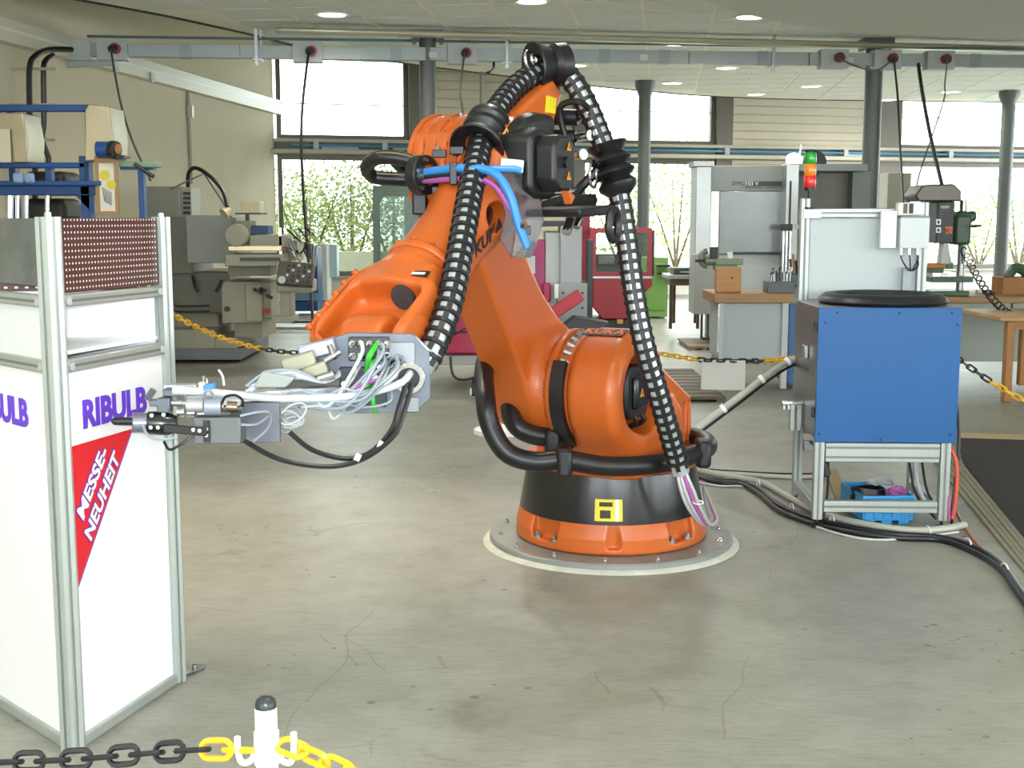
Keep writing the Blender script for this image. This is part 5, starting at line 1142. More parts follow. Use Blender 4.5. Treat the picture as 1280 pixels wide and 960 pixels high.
rod(r, 'floor_cable', DKG, ((563, 446, YM - .1), (566, 468, YM - .2), (578, 475, YM - .3), (600, 470, YM - .5)), .012); part(r, 'chain_guide', DKG, (734, 741, 300, 420, YM + .1, .2), bevel=.004)
m = MB(); c = P(716, 410, YM - .2); m.prism([(-.14, 0), (.25, 0), (.31, .07), (.0, .12)], .3, frame(c, (1, 0, 0), (0, 0, 1))); m.build('dark_shroud', DKG, r, bevel=.01)
# --- red guarded machine
YR = 13.0; r = thing('red_machine', 'red machine with a framed window guard and tapered trough', 'machine', (XW(775, YR, .3), YR, 0)); RDP = M('guard_red', '#b01724', .35, var=.04)
panel_window(r, 'guard_frame', 737, 815, 285, 347, 745, 810, 291, 340, YR, RDP, glass_mat('guard_glass', '#eef4f0', .82, .05), .03, .05)
a = [P(x, y, YR - .02) for x, y in ((741, 347), (815, 347), (816, 356), (800, 372), (784, 399), (753, 399), (741, 384))]; n = len(a); b = [q + Vector((0, .4, 0)) for q in a]; m = MB(); m.add(a + b, [tuple(range(n)), tuple(range(2 * n - 1, n - 1, -1))] + [((i + 1) % n, i, n + i, n + (i + 1) % n) for i in range(n)]); m.build('trough', RDP, r, bevel=.01)
part(r, 'red_column', M('red_column', '#9c2138', .4), (712, 737, 249, 500, YR + .3, .4)); part(r, 'machine_bed', DKG, (738, 790, 398, 425, YR, .5), bevel=.02); part(r, 'bed_block', M('teal_machine', '#35685f', .5), (746, 792, 318, 339, YR + .3, .2)); part(r, 'bed_tray', LGM, (748, 768, 320, 330, YR + .25, .1)); part(r, 'guard_post', DKG, (812, 818, 288, 345, YR + .05, .06), bevel=.005); part(r, 'stand_leg', DKG, (745, 752, 420, 470, YR + .1, .2), (778, 785, 420, 470, YR + .1, .2)); part(r, 'guard_beam', STL, (741, 815, 345.5, 348, YR - .04, .03), bevel=0.); part(r, 'oil_cup', M('brass', '#b98e45', .3, .7), (771, 779, 399, 405, YR - .1, .08), bevel=.004)
# --- green cabinet and small table
r = thing('green_cabinet', 'light green cabinet beside the middle window', 'cabinet', foot(821, 394)); part(r, 'cabinet_body', M('pale_green', '#86b565', .45), (806, 835, 322, 396, 19.9, .6)); part(r, 'cabinet_door', M('pale_green_b', '#7cab5b', .45), (807.5, 832, 330, 388, 19.88, .03)); part(r, 'cabinet_vise', DKG, (822, 838, 331, 334, 19.7, .15), (822, 836, 341, 343, 19.7, .15), bevel=0.)
r = thing('side_table', 'small dark-legged table with a drawer box beside the green cabinet', 'table', foot(850, 411)); Yt = 16.6; part(r, 'table_top', LGM, (835, 876, 344, 349, Yt, .7)); part(r, 'apron', M('apron_brown', '#6b5a4a', .6), (838, 874, 349, 357, Yt + .05, .6), bevel=0.)
for x, d in ((837, .02), (871, .02), (841, .55), (868, .55)): part(r, 'leg', M('leg_brown', '#5a4334', .55), (x, x + 3.5, 356, 411 if d < .1 else 404, Yt + d, .06), bevel=0.)
r = thing('drawer_box', 'small dark green drawer box on the side table', 'box', P(855, 344, Yt + .1)); part(r, 'box_body', M('box_green', '#4d5c47', .5), (842, 872, 335, 343.8, Yt + .1, .4)); part(r, 'box_handle', CHR, (850, 862, 339, 341, Yt + .07, .03), bevel=0.)
# --- machining centre
YD = 15.8; r = thing('machining_centre', 'tall grey machining centre with a lettered header behind the workbench', 'machine', (XW(955, YD, .3), YD, 0)); GRD = M('centre_grey', '#7e8684', .45, var=.03); DGL = M('door_glass_grey', '#79817f', .22, .3, var=.08, scale=3)
part(r, 'left_column', STN, (869, 888, 208, 393, YD - .1, .5)); part(r, 'column_cap', LGM, (867, 893, 201.5, 208, YD - .15, .5), bevel=.004); part(r, 'header', GRD, (887, 981, 207, 239, YD, 1.2)); part(r, 'light_strip', M('tube_light', '#f2f5e8', .4, emit=.7), (886, 899.5, 239, 319, YD + .05, .06), bevel=0.); dr = part(r, 'sliding_door', DGL, (899, 978, 239, 318, YD, .06)); part(r, 'door_edge', DKG, (914, 977, 315, 317.5, YD - .02, .03), bevel=0.); part(r, 'lower_panel', LGM, (886, 978, 318, 440, YD + .02, .3)); part(r, 'right_column', STN, (980, 996, 205, 441, YD - .25, .3)); part(r, 'column_slot', DKG, (986.5, 989, 226, 281, YD - .26, .02), bevel=0.)
for x in (977.5, 981.5, 986): part(r, 'chrome_pipe', CHR, (x, x + 2.4, 289, 366, YD - .32, .04), bevel=.004)
part(r, 'pipe_clamp', DKG, (976, 991, 280, 288, YD - .34, .06)); part(r, 'work_chamber', M('chamber_grey', '#7d7d6e', .5), (996, 1062, 216, 300, YD + .5, .3)); part(r, 'chamber_floor', DKG, (996, 1062, 300, 440, YD + .5, .3)); part(r, 'chamber_roof', GRD, (990, 1085, 205, 214, YD, 1.0)); part(r, 'rear_panel', M('rear_panel', '#a8a690', .5), (1106, 1135, 216, 440, YD + 1.6, .4)); part(r, 'rear_box', GRD, (1062, 1085, 214, 440, YD + .3, .6)); part(r, 'side_cabinet', M('side_cab', '#9a9d98', .45), (868, 899, 318, 393, YD - .4, .3)); part(r, 'leg', DKG, (876, 878.5, 393, 424, YD - .3, .05), (884, 886, 393, 424, YD - .3, .05), bevel=0.); part(r, 'foot', DKG, (878, 890, 422, 425.5, YD - .35, .15), bevel=0.)
Xc = frame((XW(906, YD, 2.), YD - .003, ZW(230, YD)), (1, 0, 0), (0, 0, 1))
def htext(body, px0, px1, py0, py1, mat, name='header_lettering'):
    o = text(name, body, 1., I4, mat, None, ext=.001); me = o.data; v_ = np.array([v.co[:] for v in me.vertices]); lo, hi = v_.min(0), v_.max(0); x0, x1 = XW(px0, YD, 2.), XW(px1, YD, 2.); z0, z1 = ZW(py1, YD), ZW(py0, YD); Wi = MW[r.name].inverted()
    for v in me.vertices: v.co = Wi @ Vector((x0 + (v.co.x - lo[0]) / (hi[0] - lo[0]) * (x1 - x0), YD - .006 - v.co.z, z0 + (v.co.y - lo[1]) / (hi[1] - lo[1]) * (z1 - z0)))
    me.update(); o.parent = r; MW[o.name] = MW[r.name]
part(r, 'header_bar', DKG, (932, 980, 226.5, 232.5, YD - .004, .004), bevel=0.)
htext('DMC', 915, 930.5, 226.5, 231, DKG); htext('103 V', 932.5, 948, 226.8, 232, WHT); htext('DECKEL MAHO', 931, 976, 233, 235.6, DKG)
# --- workbench with vise and tools
YW = 11.6; zt = ZW(367, YW); r = thing('workbench', 'grey steel workbench with a thick wooden top right of the robot', 'workbench', foot(950, 485)); part(r, 'wooden_top', WOODT, (893, 992, 367, 379, YW, .75)); part(r, 'front_panel', M('bench_grey', '#a9b3b5', .45), (900, 984, 379, 450, YW + .05, .6)); part(r, 'lower_band', M('bench_band', '#8f9a9d', .45), (900, 978, 446, 456, YW + .06, .5), bevel=0.); part(r, 'leg', LGM, (977, 984.5, 379, 486, YW + .02, .06), (899, 903.5, 379, 486, YW + .02, .06), bevel=0.); part(r, 'leg', LGM, (977, 984, 379, 470, YW + .62, .06), bevel=0.); part(r, 'blue_cabinet', M('bench_blue', '#3e6a9c', .45), (985, 997, 381, 480, YW + .15, .5)); part(r, 'side_strip', CHR, (897.5, 899.5, 380, 440, YW + .03, .02), bevel=0.)
YV = YW + .1; zt = ZW(367, YW)
def onb(px, Y): return Vector((XW(px, Y, zt), Y, zt))
def bz(py, Y): return H_CAM + (271 - py) / F_PX * Y
def bb_(root, name, mat, px0, px1, py0, py1, Y, dep, bevel=.004, z0=None):
    m = MB(); z1_ = ZW(py0, Y); z0_ = ZW(py1, Y) if z0 is None else z0; m.bb(XW(px0, Y, z1_), XW(px1, Y, z1_), Y, Y + dep, z0_, z1_); return m.build(name, mat, root, bevel=bevel)
r = thing('wooden_block', 'square wooden block standing on the left end of the workbench', 'block', onb(911, YV)); bb_(r, 'block_body', M('block_wood', '#b88a5a', .6, var=.12, scale=4, stretch=(1, 1, 5)), 895, 927, 334, 362, YV, .07, .012, zt); bb_(r, 'knot', DKG, 914, 916, 346, 349, YV - .002, .003, 0)
r = thing('bench_vise', 'grey-green bench vise behind the wooden block', 'vise', onb(902, YV + .25)); VG = M('vise_green', '#77826f', .45, .3); bb_(r, 'fixed_jaw', VG, 895, 929, 323, 331, YV + .2, .12); bb_(r, 'slide', VG, 893, 922, 331, 338, YV + .22, .1); bb_(r, 'pillar', VG, 900, 912, 338, 362, YV + .25, .1, .004, zt); m = MB(); m.cyl(P(880, 326, YV + .25), P(896, 326, YV + .25), .045, n=14); m.build('moving_jaw', VG, r, bevel=.01); m = MB(); m.tube([P(884 + 8 * math.cos(t), 323 + 9 * math.sin(t), YV + .25) for t in [math.pi * .5 + i * math.pi / 8 for i in range(9)]], .03, 8); m.build('horn', VG, r); m = MB(); m.cyl(P(869, 326, YV + .22), P(882, 326, YV + .22), .012, n=8); m.build('spindle', DKG, r); bb_(r, 'black_cup', BLK, 888.5, 898, 309, 323, YV + .2, .07); bb_(r, 'white_cube', WHT, 910, 916, 315, 323, YV + .2, .05)
r = thing('tool_tray', 'grey tray of small cutting tools at the right end of the workbench', 'tray', onb(976, YV)); bb_(r, 'tray_body', M('tray_grey', '#5f6468', .45), 960, 992.5, 352, 371, YV - .02, .24, .006, zt); tray = r
for i in range(14):
    x = 963 + (i % 7) * 4 + rg.uniform(-.6, .6); Yq = YV + .03 + (i // 7) * .1; h = rg.uniform(8, 17); b = P(x, 354, Yq); b.z = zt + .11; tp_ = b + Vector((rg.uniform(-.01, .01), 0, h * .0065)); t = thing('cutting_tool', 'small cutting tool standing upright in the grey bench tray', 'tool', b, group='cutting tools in the bench tray'); m = MB(); m.cyl(b - Vector((0, 0, .02)), tp_, .008, .006, n=8); m.build('shank', rg.choice((STL, DKG, STL)), t); m = MB(); m.cyl(tp_, tp_ + Vector((0, 0, .02)), .013, .007, n=8); m.build('cutter', rg.choice((DKG, CHR)), t)
r = thing('tall_tool_cabinet', 'grey steel cabinet with a tool rack behind the feeder', 'cabinet', (XW(1003, YW + .6, .3), YW + .6, 0)); part(r, 'cabinet_body', M('tall_cab', '#a1a69c', .45), (996, 1040, 358, 478, YW + .6, .5)); part(r, 'cabinet_plinth', M('bench_blue', '#3e6a9c', .45), (990, 1040, 466, 482, YW + .58, .5), bevel=0.); part(r, 'rack_board', M('rack_teal', '#50676b', .5), (988, 1040, 343, 358, YW + .5, .5)); part(r, 'rack_frame', LGM, (996, 1040, 281, 286, YW + .9, .1), (1005, 1008, 286, 345, YW + .9, .1), bevel=0.)
for i in range(6): x = 988 + i * 3.4; rod(r, 'hanging_file', rg.choice((DKG, BLK, WOODT)), ((x, 318 + rg.uniform(-8, 8), YW + .6), (x + 1.5, 346, YW + .6)), .012, 6)
m = MB(); c = P(998, 412, YW + .59); m.cyl(c, c - Vector((0, .02, 0)), .02, n=10); m.build('cabinet_knob', DKG, r)
# --- right workbench with drill press
YQ = 12.4; zq = ZW(371, YQ); r = thing('long_workbench', 'long grey workbench with wooden edge behind the feeder on the right', 'workbench', foot(1225, 478)); part(r, 'wooden_top', WOODT, (1160, 1330, 371, 379, YQ, .8)); part(r, 'front_panel', M('bench_grey_b', '#9fa69f', .5), (1163, 1262, 379, 452, YQ + .05, .1), bevel=.004); part(r, 'front_panel', M('bench_grey_b', '#9fa69f', .5), (1264, 1330, 379, 452, YQ + .05, .1), bevel=.004); part(r, 'leg', LGM, (1166, 1172, 379, 478, YQ + .1, .06), (1290, 1296, 379, 478, YQ + .1, .06), (1166, 1172, 379, 468, YQ + .7, .06), bevel=0.)
def bq(root, name, mat, px0, px1, py0, py1, Y, dep, bevel=.004, z0=None): return bb_(root, name, mat, px0, px1, py0, py1, Y, dep, bevel, z0)
YG = YQ + .2; DPG = M('drill_green', '#3f5a44', .4, var=.05); r = thing('drill_press', 'green bench drill press with black control box on the long workbench', 'drill press', (XW(1190, YG, zq), YG, zq))
bq(r, 'base', DPG, 1166, 1212, 364, 371, YG - .1, .4, .008, zq); m = MB(); m.cyl((XW(1199, YG + .1, zq), YG + .1, zq), (XW(1199, YG + .1, zq), YG + .1, ZW(250, YG)), .035, n=16); m.build('pillar', STL, r); bq(r, 'table', DPG, 1165, 1217, 346, 353, YG - .15, .4, .006); bq(r, 'table_top', CHR, 1166, 1195, 341, 346, YG - .1, .2, .002); bq(r, 'slide_block', DPG, 1163, 1180, 335, 341, YG - .05, .2); bq(r, 'orange_part', M('orange_plastic', '#cf7a1e', .5), 1163, 1183, 329, 335, YG - .08, .1); bq(r, 'teal_cup', M('teal_cup', '#2d6a5c', .4), 1184, 1192, 328, 336, YG - .05, .08)
hd = bq(r, 'control_box', M('control_black', '#26282a', .4), 1172, 1194, 252, 304, YG - .2, .35, .01); bq(hd, 'display', M('display_green', '#8da05a', .3), 1176, 1187, 257, 260.5, YG - .205, .006, 0)
for i in range(4):
    for j in range(2): bq(hd, 'key', M('key_grey', '#5c6062', .5), 1175 + i * 3.4, 1177.4 + i * 3.4, 262.5 + j * 3.4, 265 + j * 3.4, YG - .206, .006, 0)
for y in (274, 284): bq(hd, 'switch_plate', WHT, 1170.5, 1176.5, y, y + 7, YG - .206, .006, 0); bq(hd, 'rocker', BLK, 1172, 1174.5, y + 2, y + 5.5, YG - .21, .005, 0)
bq(hd, 'stop_plate', M('stop_yellow', '#d99a2a', .4), 1182, 1190.5, 283.5, 292, YG - .206, .006, 0); m = MB(); c = P(1186.3, 287.8, YG - .206); m.cyl(c, c - Vector((0, .03, 0)), .026, n=14); m.build('stop_button', M('stop_red', '#cc2a1a', .35), hd)
m = MB(); m.prism([(0, 0), (.42, 0), (.42, .10), (.34, .17), (.04, .16), (-.03, .06)], .4, frame((XW(1141, YG, 2), YG + .2, ZW(252, YG)), (1, 0, 0), (0, 0, 1))); m.build('belt_cover', M('cover_brown', '#5b544b', .3, .3), r, bevel=.015); bq(r, 'cover_black', MATS['control_black'], 1165, 1193, 233.5, 253, YG - .18, .36, .02); bq(r, 'feed_head', DPG, 1195, 1216, 268, 306, YG - .1, .25, .03); bq(r, 'motor', DPG, 1197, 1222, 264, 277, YG + .0, .25, .03); rod(r, 'feed_lever', DKG, ((1214, 283, YG - .15), (1227, 282, YG - .2)), .012); m = MB(); m.cyl(P(1204, 306, YG), P(1204, 330, YG), .03, .015, n=12); m.build('drill_chuck', STL, r); m = MB(); m.prism([(0, 0), (.12, 0), (.07, .22), (.02, .22)], .12, frame(P(1170, 330, YG - .05), (1, 0, 0), (0, 0, 1))); m.build('vise_body', LGM, r, bevel=.01)
pts = []; a, b = P(1204, 312, YG - .25), P(1278, 402, YQ - 1.2)
for i in range(150): t = i / 149; q = a.lerp(b, t); q.z -= .12 * math.sin(math.pi * t); an = i * .75; pts.append(q + Vector((.035 * math.cos(an), .02 * math.sin(an), .035 * math.sin(an))))
m = MB(); m.tube(pts, .007, 5); m.build('coiled_cord', RUB, None, loc=a, label='coiled black cord hanging from the drill press to the wooden table', category='cord')
r = thing('wooden_box', 'open wooden box with dark parts at the right end of the long workbench', 'box', (XW(1270, YQ + .3, zq), YQ + .3, zq)); bq(r, 'box_body', M('box_wood', '#a5713f', .6, var=.1, scale=4), 1254, 1300, 347, 371, YQ + .3, .3, .006, zq); m = MB(); c = P(1272, 345, YQ + .4); m.tube(spline([c + Vector((-.1, 0, -.02)), c + Vector((-.03, 0, .08)), c + Vector((.06, 0, .05)), c + Vector((.1, 0, -.02))], 5), .05, 8); m.build('dark_part', DPG, r)
r = thing('parts_bottle', 'small clutter of pale parts on the long workbench by the window', 'parts', (XW(1232, YQ + .4, zq), YQ + .4, zq))
for i in range(6): bq(r, 'pale_part', rg.choice((WHT, LGM, DKG)), 1222 + i * 4, 1225 + i * 4 + rg.random() * 2, 362 + rg.random() * 4, 371, YQ + .3 + rg.random() * .2, .06, .003, zq)
YT = G(1262, 503).y; r = thing('wooden_table', 'brown wooden table at the right edge', 'table', foot(1262, 503)); TW = M('table_wood', '#a8743f', .5, var=.12, scale=3); part(r, 'table_top', M('table_top_wood', '#b98f58', .45, var=.1, scale=3), (1250, 1420, 396, 402, YT - .05, 1.0)); part(r, 'apron', TW, (1260, 1410, 402, 412, YT + .02, .05), bevel=0.); part(r, 'leg', TW, (1257, 1267, 402, 503, YT, .08)); part(r, 'leg', TW, (1276, 1284, 402, 482, YT + .85, .08))
# --- duckboards
def duck(label, px0, px1, py0, py1, n, mat, z=.05):
    a, b = G(px0, py1), G(px1, py0); t = thing('duckboard', label, 'duckboard', ((a.x + b.x) / 2, (a.y + b.y) / 2, 0)); Y0, Y1 = a.y, b.y; w0, w1 = XW(px0, Y0, 0), XW(px1, Y0, 0)
    for i in range(n):
        y0 = Y0 + (Y1 - Y0) * i / n; m = MB(); m.bb(w0, w1, y0, y0 + (Y1 - Y0) / n * .82, z - .025, z); m.build('slat', mat, t, smooth=False)
    for x in (w0 + .05, (w0 + w1) / 2, w1 - .05): m = MB(); m.bb(x - .03, x + .03, Y0, Y1 - .02, 0, z - .025); m.build('bearer', mat, t, smooth=False)
duck('dark brown wooden duckboard on the floor in front of the workbench', 775, 907, 466, 503, 9, M('duck_brown', '#5b4c3b', .6, var=.15, scale=4)); duck('grey slatted duckboard below the bench vise', 861, 899, 427, 438, 6, M('duck_grey', '#8a7d68', .6, var=.1, scale=4))
r = thing('foot_switch', 'dark foot switch box on the floor behind the link arm', 'foot switch', foot(604, 495)); Yk = G(604, 495).y; part(r, 'switch_body', DKG, (588, 632, 482, 495, Yk, .3), bevel=.02); part(r, 'switch_cover', DKG, (590, 618, 470, 484, Yk + .05, .2), bevel=.04); part(r, 'switch_label', WHT, (587.5, 589.5, 485, 494, Yk - .004, .01), bevel=0.)
# ------------------------------------------------------------ overhead services
DUC = M('duct_grey', '#9aa3a2', .4, .3, var=.03); BXG = M('socket_box_grey', '#b4bcba', .45); PLR = M('plug_red', '#a02438', .4)
ZD = 3.62
dl, dr_ = G(104, 62, ZD), G(1700, 82, ZD); dx = (dr_ - dl).normalized(); dang = math.atan2(dx.y, dx.x); DM = T(dl) @ RZ(dang); DL = (dr_ - dl).length
def dpos(px):   # distance along the duct for a picture column
    k = (px - CX) / F_PX; return (k * (dl.y * cp + (H_CAM - ZD) * sp) - dl.x) / (dx.x - k * dx.y * cp)
duct = thing('busbar_trunk', 'long grey overhead busbar trunk with socket boxes across the hall', 'busbar', dl, dang)
def db(name, x0, x1, y0, y1, z0, z1, mat, parent=duct, bevel=.004): m = MB(DM); m.bb(x0, x1, y0, y1, z0, z1); return m.build(name, mat, parent, bevel=bevel)
x = 0.
seg = [0, dpos(300), dpos(500), dpos(680), dpos(860), dpos(1010), dpos(1125), DL]
for a, b in zip(seg, seg[1:]): db('trunk_section', a + .006, b - .006, -.05, .05, -.085, .075, DUC)
for px in (232, 495, 755, 830, 952, 1218):
    u = dpos(px); db('joint_cover', u - .07, u + .07, -.058, .058, -.09, .08, M('duct_joint', '#8d9695', .4, .3), bevel=.002)
for px in (541, 804, 1061): u = dpos(px); db('rating_label', u - .05, u + .05, -.053, -.05, -.05, .02, M('label_pale', '#c9cfca', .6), bevel=0.)
db('end_feed', -.18, .1, -.09, .09, -.13, .11, BXG)
def sock(px, w=.36):
    u = dpos(px); b = db('socket_box', u - w / 2, u + w / 2, -.12, .06, -.13, .11, BXG)
    m = MB(DM); m.cyl((u + .05, -.12, .0), (u + .05, -.18, .0), .065, n=16); m.build('socket_ring', PLR, b); m = MB(DM); m.cyl((u + .05, -.18, 0), (u + .02, -.25, -.02), .045, n=14); m.build('plug', DKG, b)
    return DM @ Vector((u + .02, -.25, -.03))
socks = {px: sock(px) for px in (142, 385, 577, 1040, 1106, 1172)}
for px in (321, 633, 965):
    u = dpos(px); db('hanger_rod', u - .02, u + .02, -.075, -.055, -.17, ZC - ZD, STL, bevel=0.); db('hanger_rod', u + .03, u + .06, .055, .07, -.12, ZC - ZD, STL, bevel=0.); db('hanger_foot', u - .05, u + .07, -.08, .08, -.11, -.09, STL, bevel=0.)
m = MB(); c = [DM @ Vector(p) for p in ((-.45, .05, -.22), (.35, .05, -.17), (.35, .05, -.12), (-.45, .05, -.10))]; m.add(c + [p + Vector((0, .08, 0)) for p in c], [(0, 1, 2, 3), (7, 6, 5, 4), (0, 4, 5, 1), (1, 5, 6, 2), (2, 6, 7, 3), (3, 7, 4, 0)]); m.build('wall_bracket', DUC, duct)
m = MB(DM); m.cyl((.05, .02, .16), (DL, .02, .16), .017, n=10); m.build('compressed_air_pipe', M('teal_pipe', '#64828c', .35, .3), None, loc=dl, label='thin blue air pipe running along the top of the busbar trunk', category='pipe')
# hanging leads
def lead(pts, r, label, mat=None, px=None):
    q = PP(*pts)
    if px == 'trunk': q[0] = DM @ Vector((dpos(617), 0, -.02)); q[1] = DM @ Vector((dpos(617), 0, -.16))
    elif px: q[0] = socks[px].copy()
    m = MB(); m.tube(spline(q, 8), r, 6); m.build('hanging_lead', mat or RUB, None, loc=q[0], label=label, category='cable', group='leads hanging from the busbar trunk')
GRL = M('grey_lead', '#5d6258', .6)
lead(((136, 63, 15), (150, 125, 14.6), (165, 175, 14), (188, 225, 13)), .013, 'thin grey lead hanging beside the blue press', GRL, 142)
lead(((376, 60, 15.1), (377, 150, 15.0), (379, 240, 14.6), (386, 330, 14.2), (391, 400, 14.0), (392, 436, 14.0)), .017, 'long black lead hanging to the floor beside the milling machine', None, 385)
lead(((574, 60, 15.2), (576, 110, 15.2), (579, 150, 15.3), (580, 215, 15.3)), .014, 'grey lead hanging behind the robot elbow', GRL, 577)
lead(((1048, 70, 15.8), (1068, 82, 15.7), (1095, 88, 15.7), (1112, 78, 15.8)), .012, 'slack grey lead looping between two socket boxes', GRL, 1040)
lead(((1118, 70, 15.8), (1122, 120, 15.5), (1125, 180, 14.5), (1130, 260, 12.7)), .014, 'thin black lead dropping behind the feeder', None, 1106)
lead(((1148, 80, 15.9), (1152, 110, 15.5), (1162, 165, 14.2), (1178, 234, 12.65)), .022, 'thick black lead dropping to the drill press')
lead(((1184, 72, 15.9), (1181, 105, 15.9), (1179, 128, 15.7), (1150, 215, 13.0), (1146, 240, 12.7)), .009, 'thin grey lead dropping to the drill press cover', GRL, 1172)
lead(((617, 58, 15.69), (617, 78, 15.66), (612, 90, 15.5), (604, 93, 15.7)), .018, 'short black lead bending off the trunk above the robot', None, 'trunk')
m = MB(); m.cyl(P(602.5, 90, 16.5), P(602.5, 200, 16.5), .03, n=10); m.cyl(P(602.5, 200, 16.5), Vector((P(602.5, 200, 16.5).x, 16.5, 0)), .03, n=10); m.build('stand_pipe', M('pipe_grey', '#8a8a7c', .5), None, loc=(P(602.5, 200, 16.5).x, 16.5, 0), label='thin grey stand pipe behind the robot elbow', category='pipe')
# left wall: cable trunking, cables, conduit
def lw(px, py):   # point on the left wall
    d = ray(px, py); n = Vector((BR.x, BR.y, 0)); o = Vector((0, 0, H_CAM)); t = (C0 - o).dot(n) / d.dot(n); return o + d * t
t0, t1 = lw(20, 50), lw(345, 136); t1.z = t0.z = (t0.z + t1.z) / 2
tr = thing('wall_trunking', 'white cable trunking running along the left wall', 'trunking', t0); ln = t1 - t0; am = math.atan2(ln.y, ln.x); TM = T(t0) @ RZ(am)
m = MB(TM); m.bb(-6, ln.length, -.14, -.002, -.10, .16); m.build('trunking_body', M('trunking_white', '#d9d6c4', .4), tr, bevel=.006)
m = MB(TM); m.bb(-6, ln.length, -.143, -.14, .02, .05); m.build('trunking_lid', M('trunking_lid', '#eceadd', .4), tr)
for u in (2.2, 3.4): m = MB(TM); m.bb(u, u + .12, -.17, -.14, -.13, .0); m.build('trunking_clip', LGM, tr)
q = lw(233, 120); m = MB(); m.cyl((q.x + .03, q.y, 2.1), (q.x + .03, q.y, t0.z - .1), .025, n=8); cd_ = m.build('wall_conduit', M('conduit_grey', '#a9a792', .5), None, loc=(q.x, q.y, 2.1), label='thin grey conduit on the left wall', category='conduit'); m = MB(); m.box((q.x + .06, q.y, 3.2), (.07, .12, .18)); m.build('conduit_box', LGM, cd_)
for k, (x, l) in enumerate(((37, 'thick black wall cable curving out of the busbar end'), (55, 'thick black wall cable dropping beside the blue press'))):
    pts = ((90, 62, 15.0), (62, 62, 14.7), (45, 69, 14.4), (37, 85, 14.3), (37, 140, 14.3), (36, 172, 14.3), (43, 192, 14.3), (44, 205, 14.3), (44, 290, 14.3)) if k == 0 else ((66, 69, 14.8), (57, 76, 14.6), (54.5, 90, 14.55), (55, 150, 14.55), (53, 174, 14.55), (60, 195, 14.55), (61, 205, 14.55), (61, 290, 14.55))
    m = MB(); m.tube(spline(PP(*pts), 6), .032, 8); m.build('wall_cable', RUB, None, loc=PP(pts[-1])[0], label=l, category='cable')
for y in (86, 131, 175):
    a = P(28, y, 14.42); m = MB(); m.box(a + Vector((.12, 0, 0)), (.5, .03, .03)); m.build('cable_rail', M('rail_tan', '#b9ad8d', .4, .4), None, loc=a, label='thin metal cable rail on the left wall, %s' % {86: 'uppermost', 131: 'middle one', 175: 'lowest'}[y], category='rail', group='cable rails on the left wall')
# back wall ledge services
m = MB(WF); m.cyl((.3, 2.93, .16), (22, 2.93, .16), .022, n=8); m.build('wall_air_pipe', M('sky_pipe', '#4c9cc8', .4), None, loc=C0, label='thin light blue pipe along the back wall ledge', category='pipe')
for px in (395, 480, 700, 903, 1050, 1180): u = wall_t(px); m = MB(WF); m.bb(u - .05, u + .05, 2.86, 3.0, .05, .2); m.build('pipe_clip', LGM, MB.__new__(MB) and bpy.data.objects['wall_air_pipe'])
for px, w in ((425, .35), (510, .3), (1062, .25)): u = wall_t(px); m = MB(WF); m.bb(u - w, u + w, 2.84, 2.92, .02, .14); m.build('ledge_box', M('ledge_box', '#c5c8b8', .5), bpy.data.objects['wall_air_pipe'])
u = wall_t(992); m = MB(); c = P(992, 203, 24); m.lathe([(.05, -.08), (.16, .0), (.17, .08), (.02, .1)], 16, T(c) @ RX(1.2)); m.cyl(c + Vector((.1, 0, .1)), c + Vector((.25, .5, .35)), .02, n=8); m.build('wall_floodlight', LGM, None, loc=c, label='small pale floodlight on the back wall ledge', category='light'); 
c = P(1014, 204, 15.95); m = MB(); m.cyl(c, c + Vector((.02, -.10, .0)), .06, .16, n=16); m.cyl(c, Vector((c.x, c.y + .05, ZW(206, YD))), .03, n=8); m.build('machine_lamp', BLK, None, loc=c, label='black lamp head above the machining centre', category='lamp')
# ------------------------------------------------------------ chains and barrier posts
CHB = M('chain_black', '#1d1e20', .4); CHY = M('chain_yellow', '#e2ae1c', .4)
def link_mesh(name, L, w, r):
    m = MB(); a = L / 2 - w / 2; pts = []
    for i in range(7): t = -math.pi / 2 + i * math.pi / 6; pts.append((a + w / 2 * math.cos(t), w / 2 * math.sin(t), 0))
    for i in range(7): t = math.pi / 2 + i * math.pi / 6; pts.append((-a + w / 2 * math.cos(t), w / 2 * math.sin(t), 0))
    m.tube(pts, r, 6, closed=True); return m
def chain(label, pts, pitch, colf, r=None, w=None, sub=10):
    path = resample(spline(pts, sub), pitch); root = thing('barrier_chain', label, 'chain', path[0], group='plastic barrier chains'); r = r or pitch * .105; w = w or pitch * .5
    pr = link_mesh('link', pitch * 1.27, w, r); src = {}
    for i in range(len(path) - 1):
        mat = colf(i); d = path[i + 1] - path[i]; x = d.normalized(); up = Vector((0, 0, 1)); side = x.cross(up).normalized()
        y = (up if i % 2 else side); yv = (y * math.cos(.35) + x.cross(y) * math.sin(.35)); Mx = frame((path[i] + path[i + 1]) / 2, x, yv)
        if mat.name not in src:
            m = MB(); m.v, m.f, m.mi = pr.v, pr.f, pr.mi; o = m.build('chain_link', mat, None); src[mat.name] = o
        else: o = src[mat.name].copy(); COL.objects.link(o)
        o.parent = root; o.matrix_basis = MW[root.name].inverted() @ Mx
    return root
fy = 2.05
c0 = P(325, 936, fy)
post = thing('barrier_post', 'white barrier post with black ball cap in the foreground', 'post', (XW(333.5, fy, .7), fy, 0)); pz = ZW(884, fy); px_ = post.location.x; rr = 13.2 / F_PX * 2.25
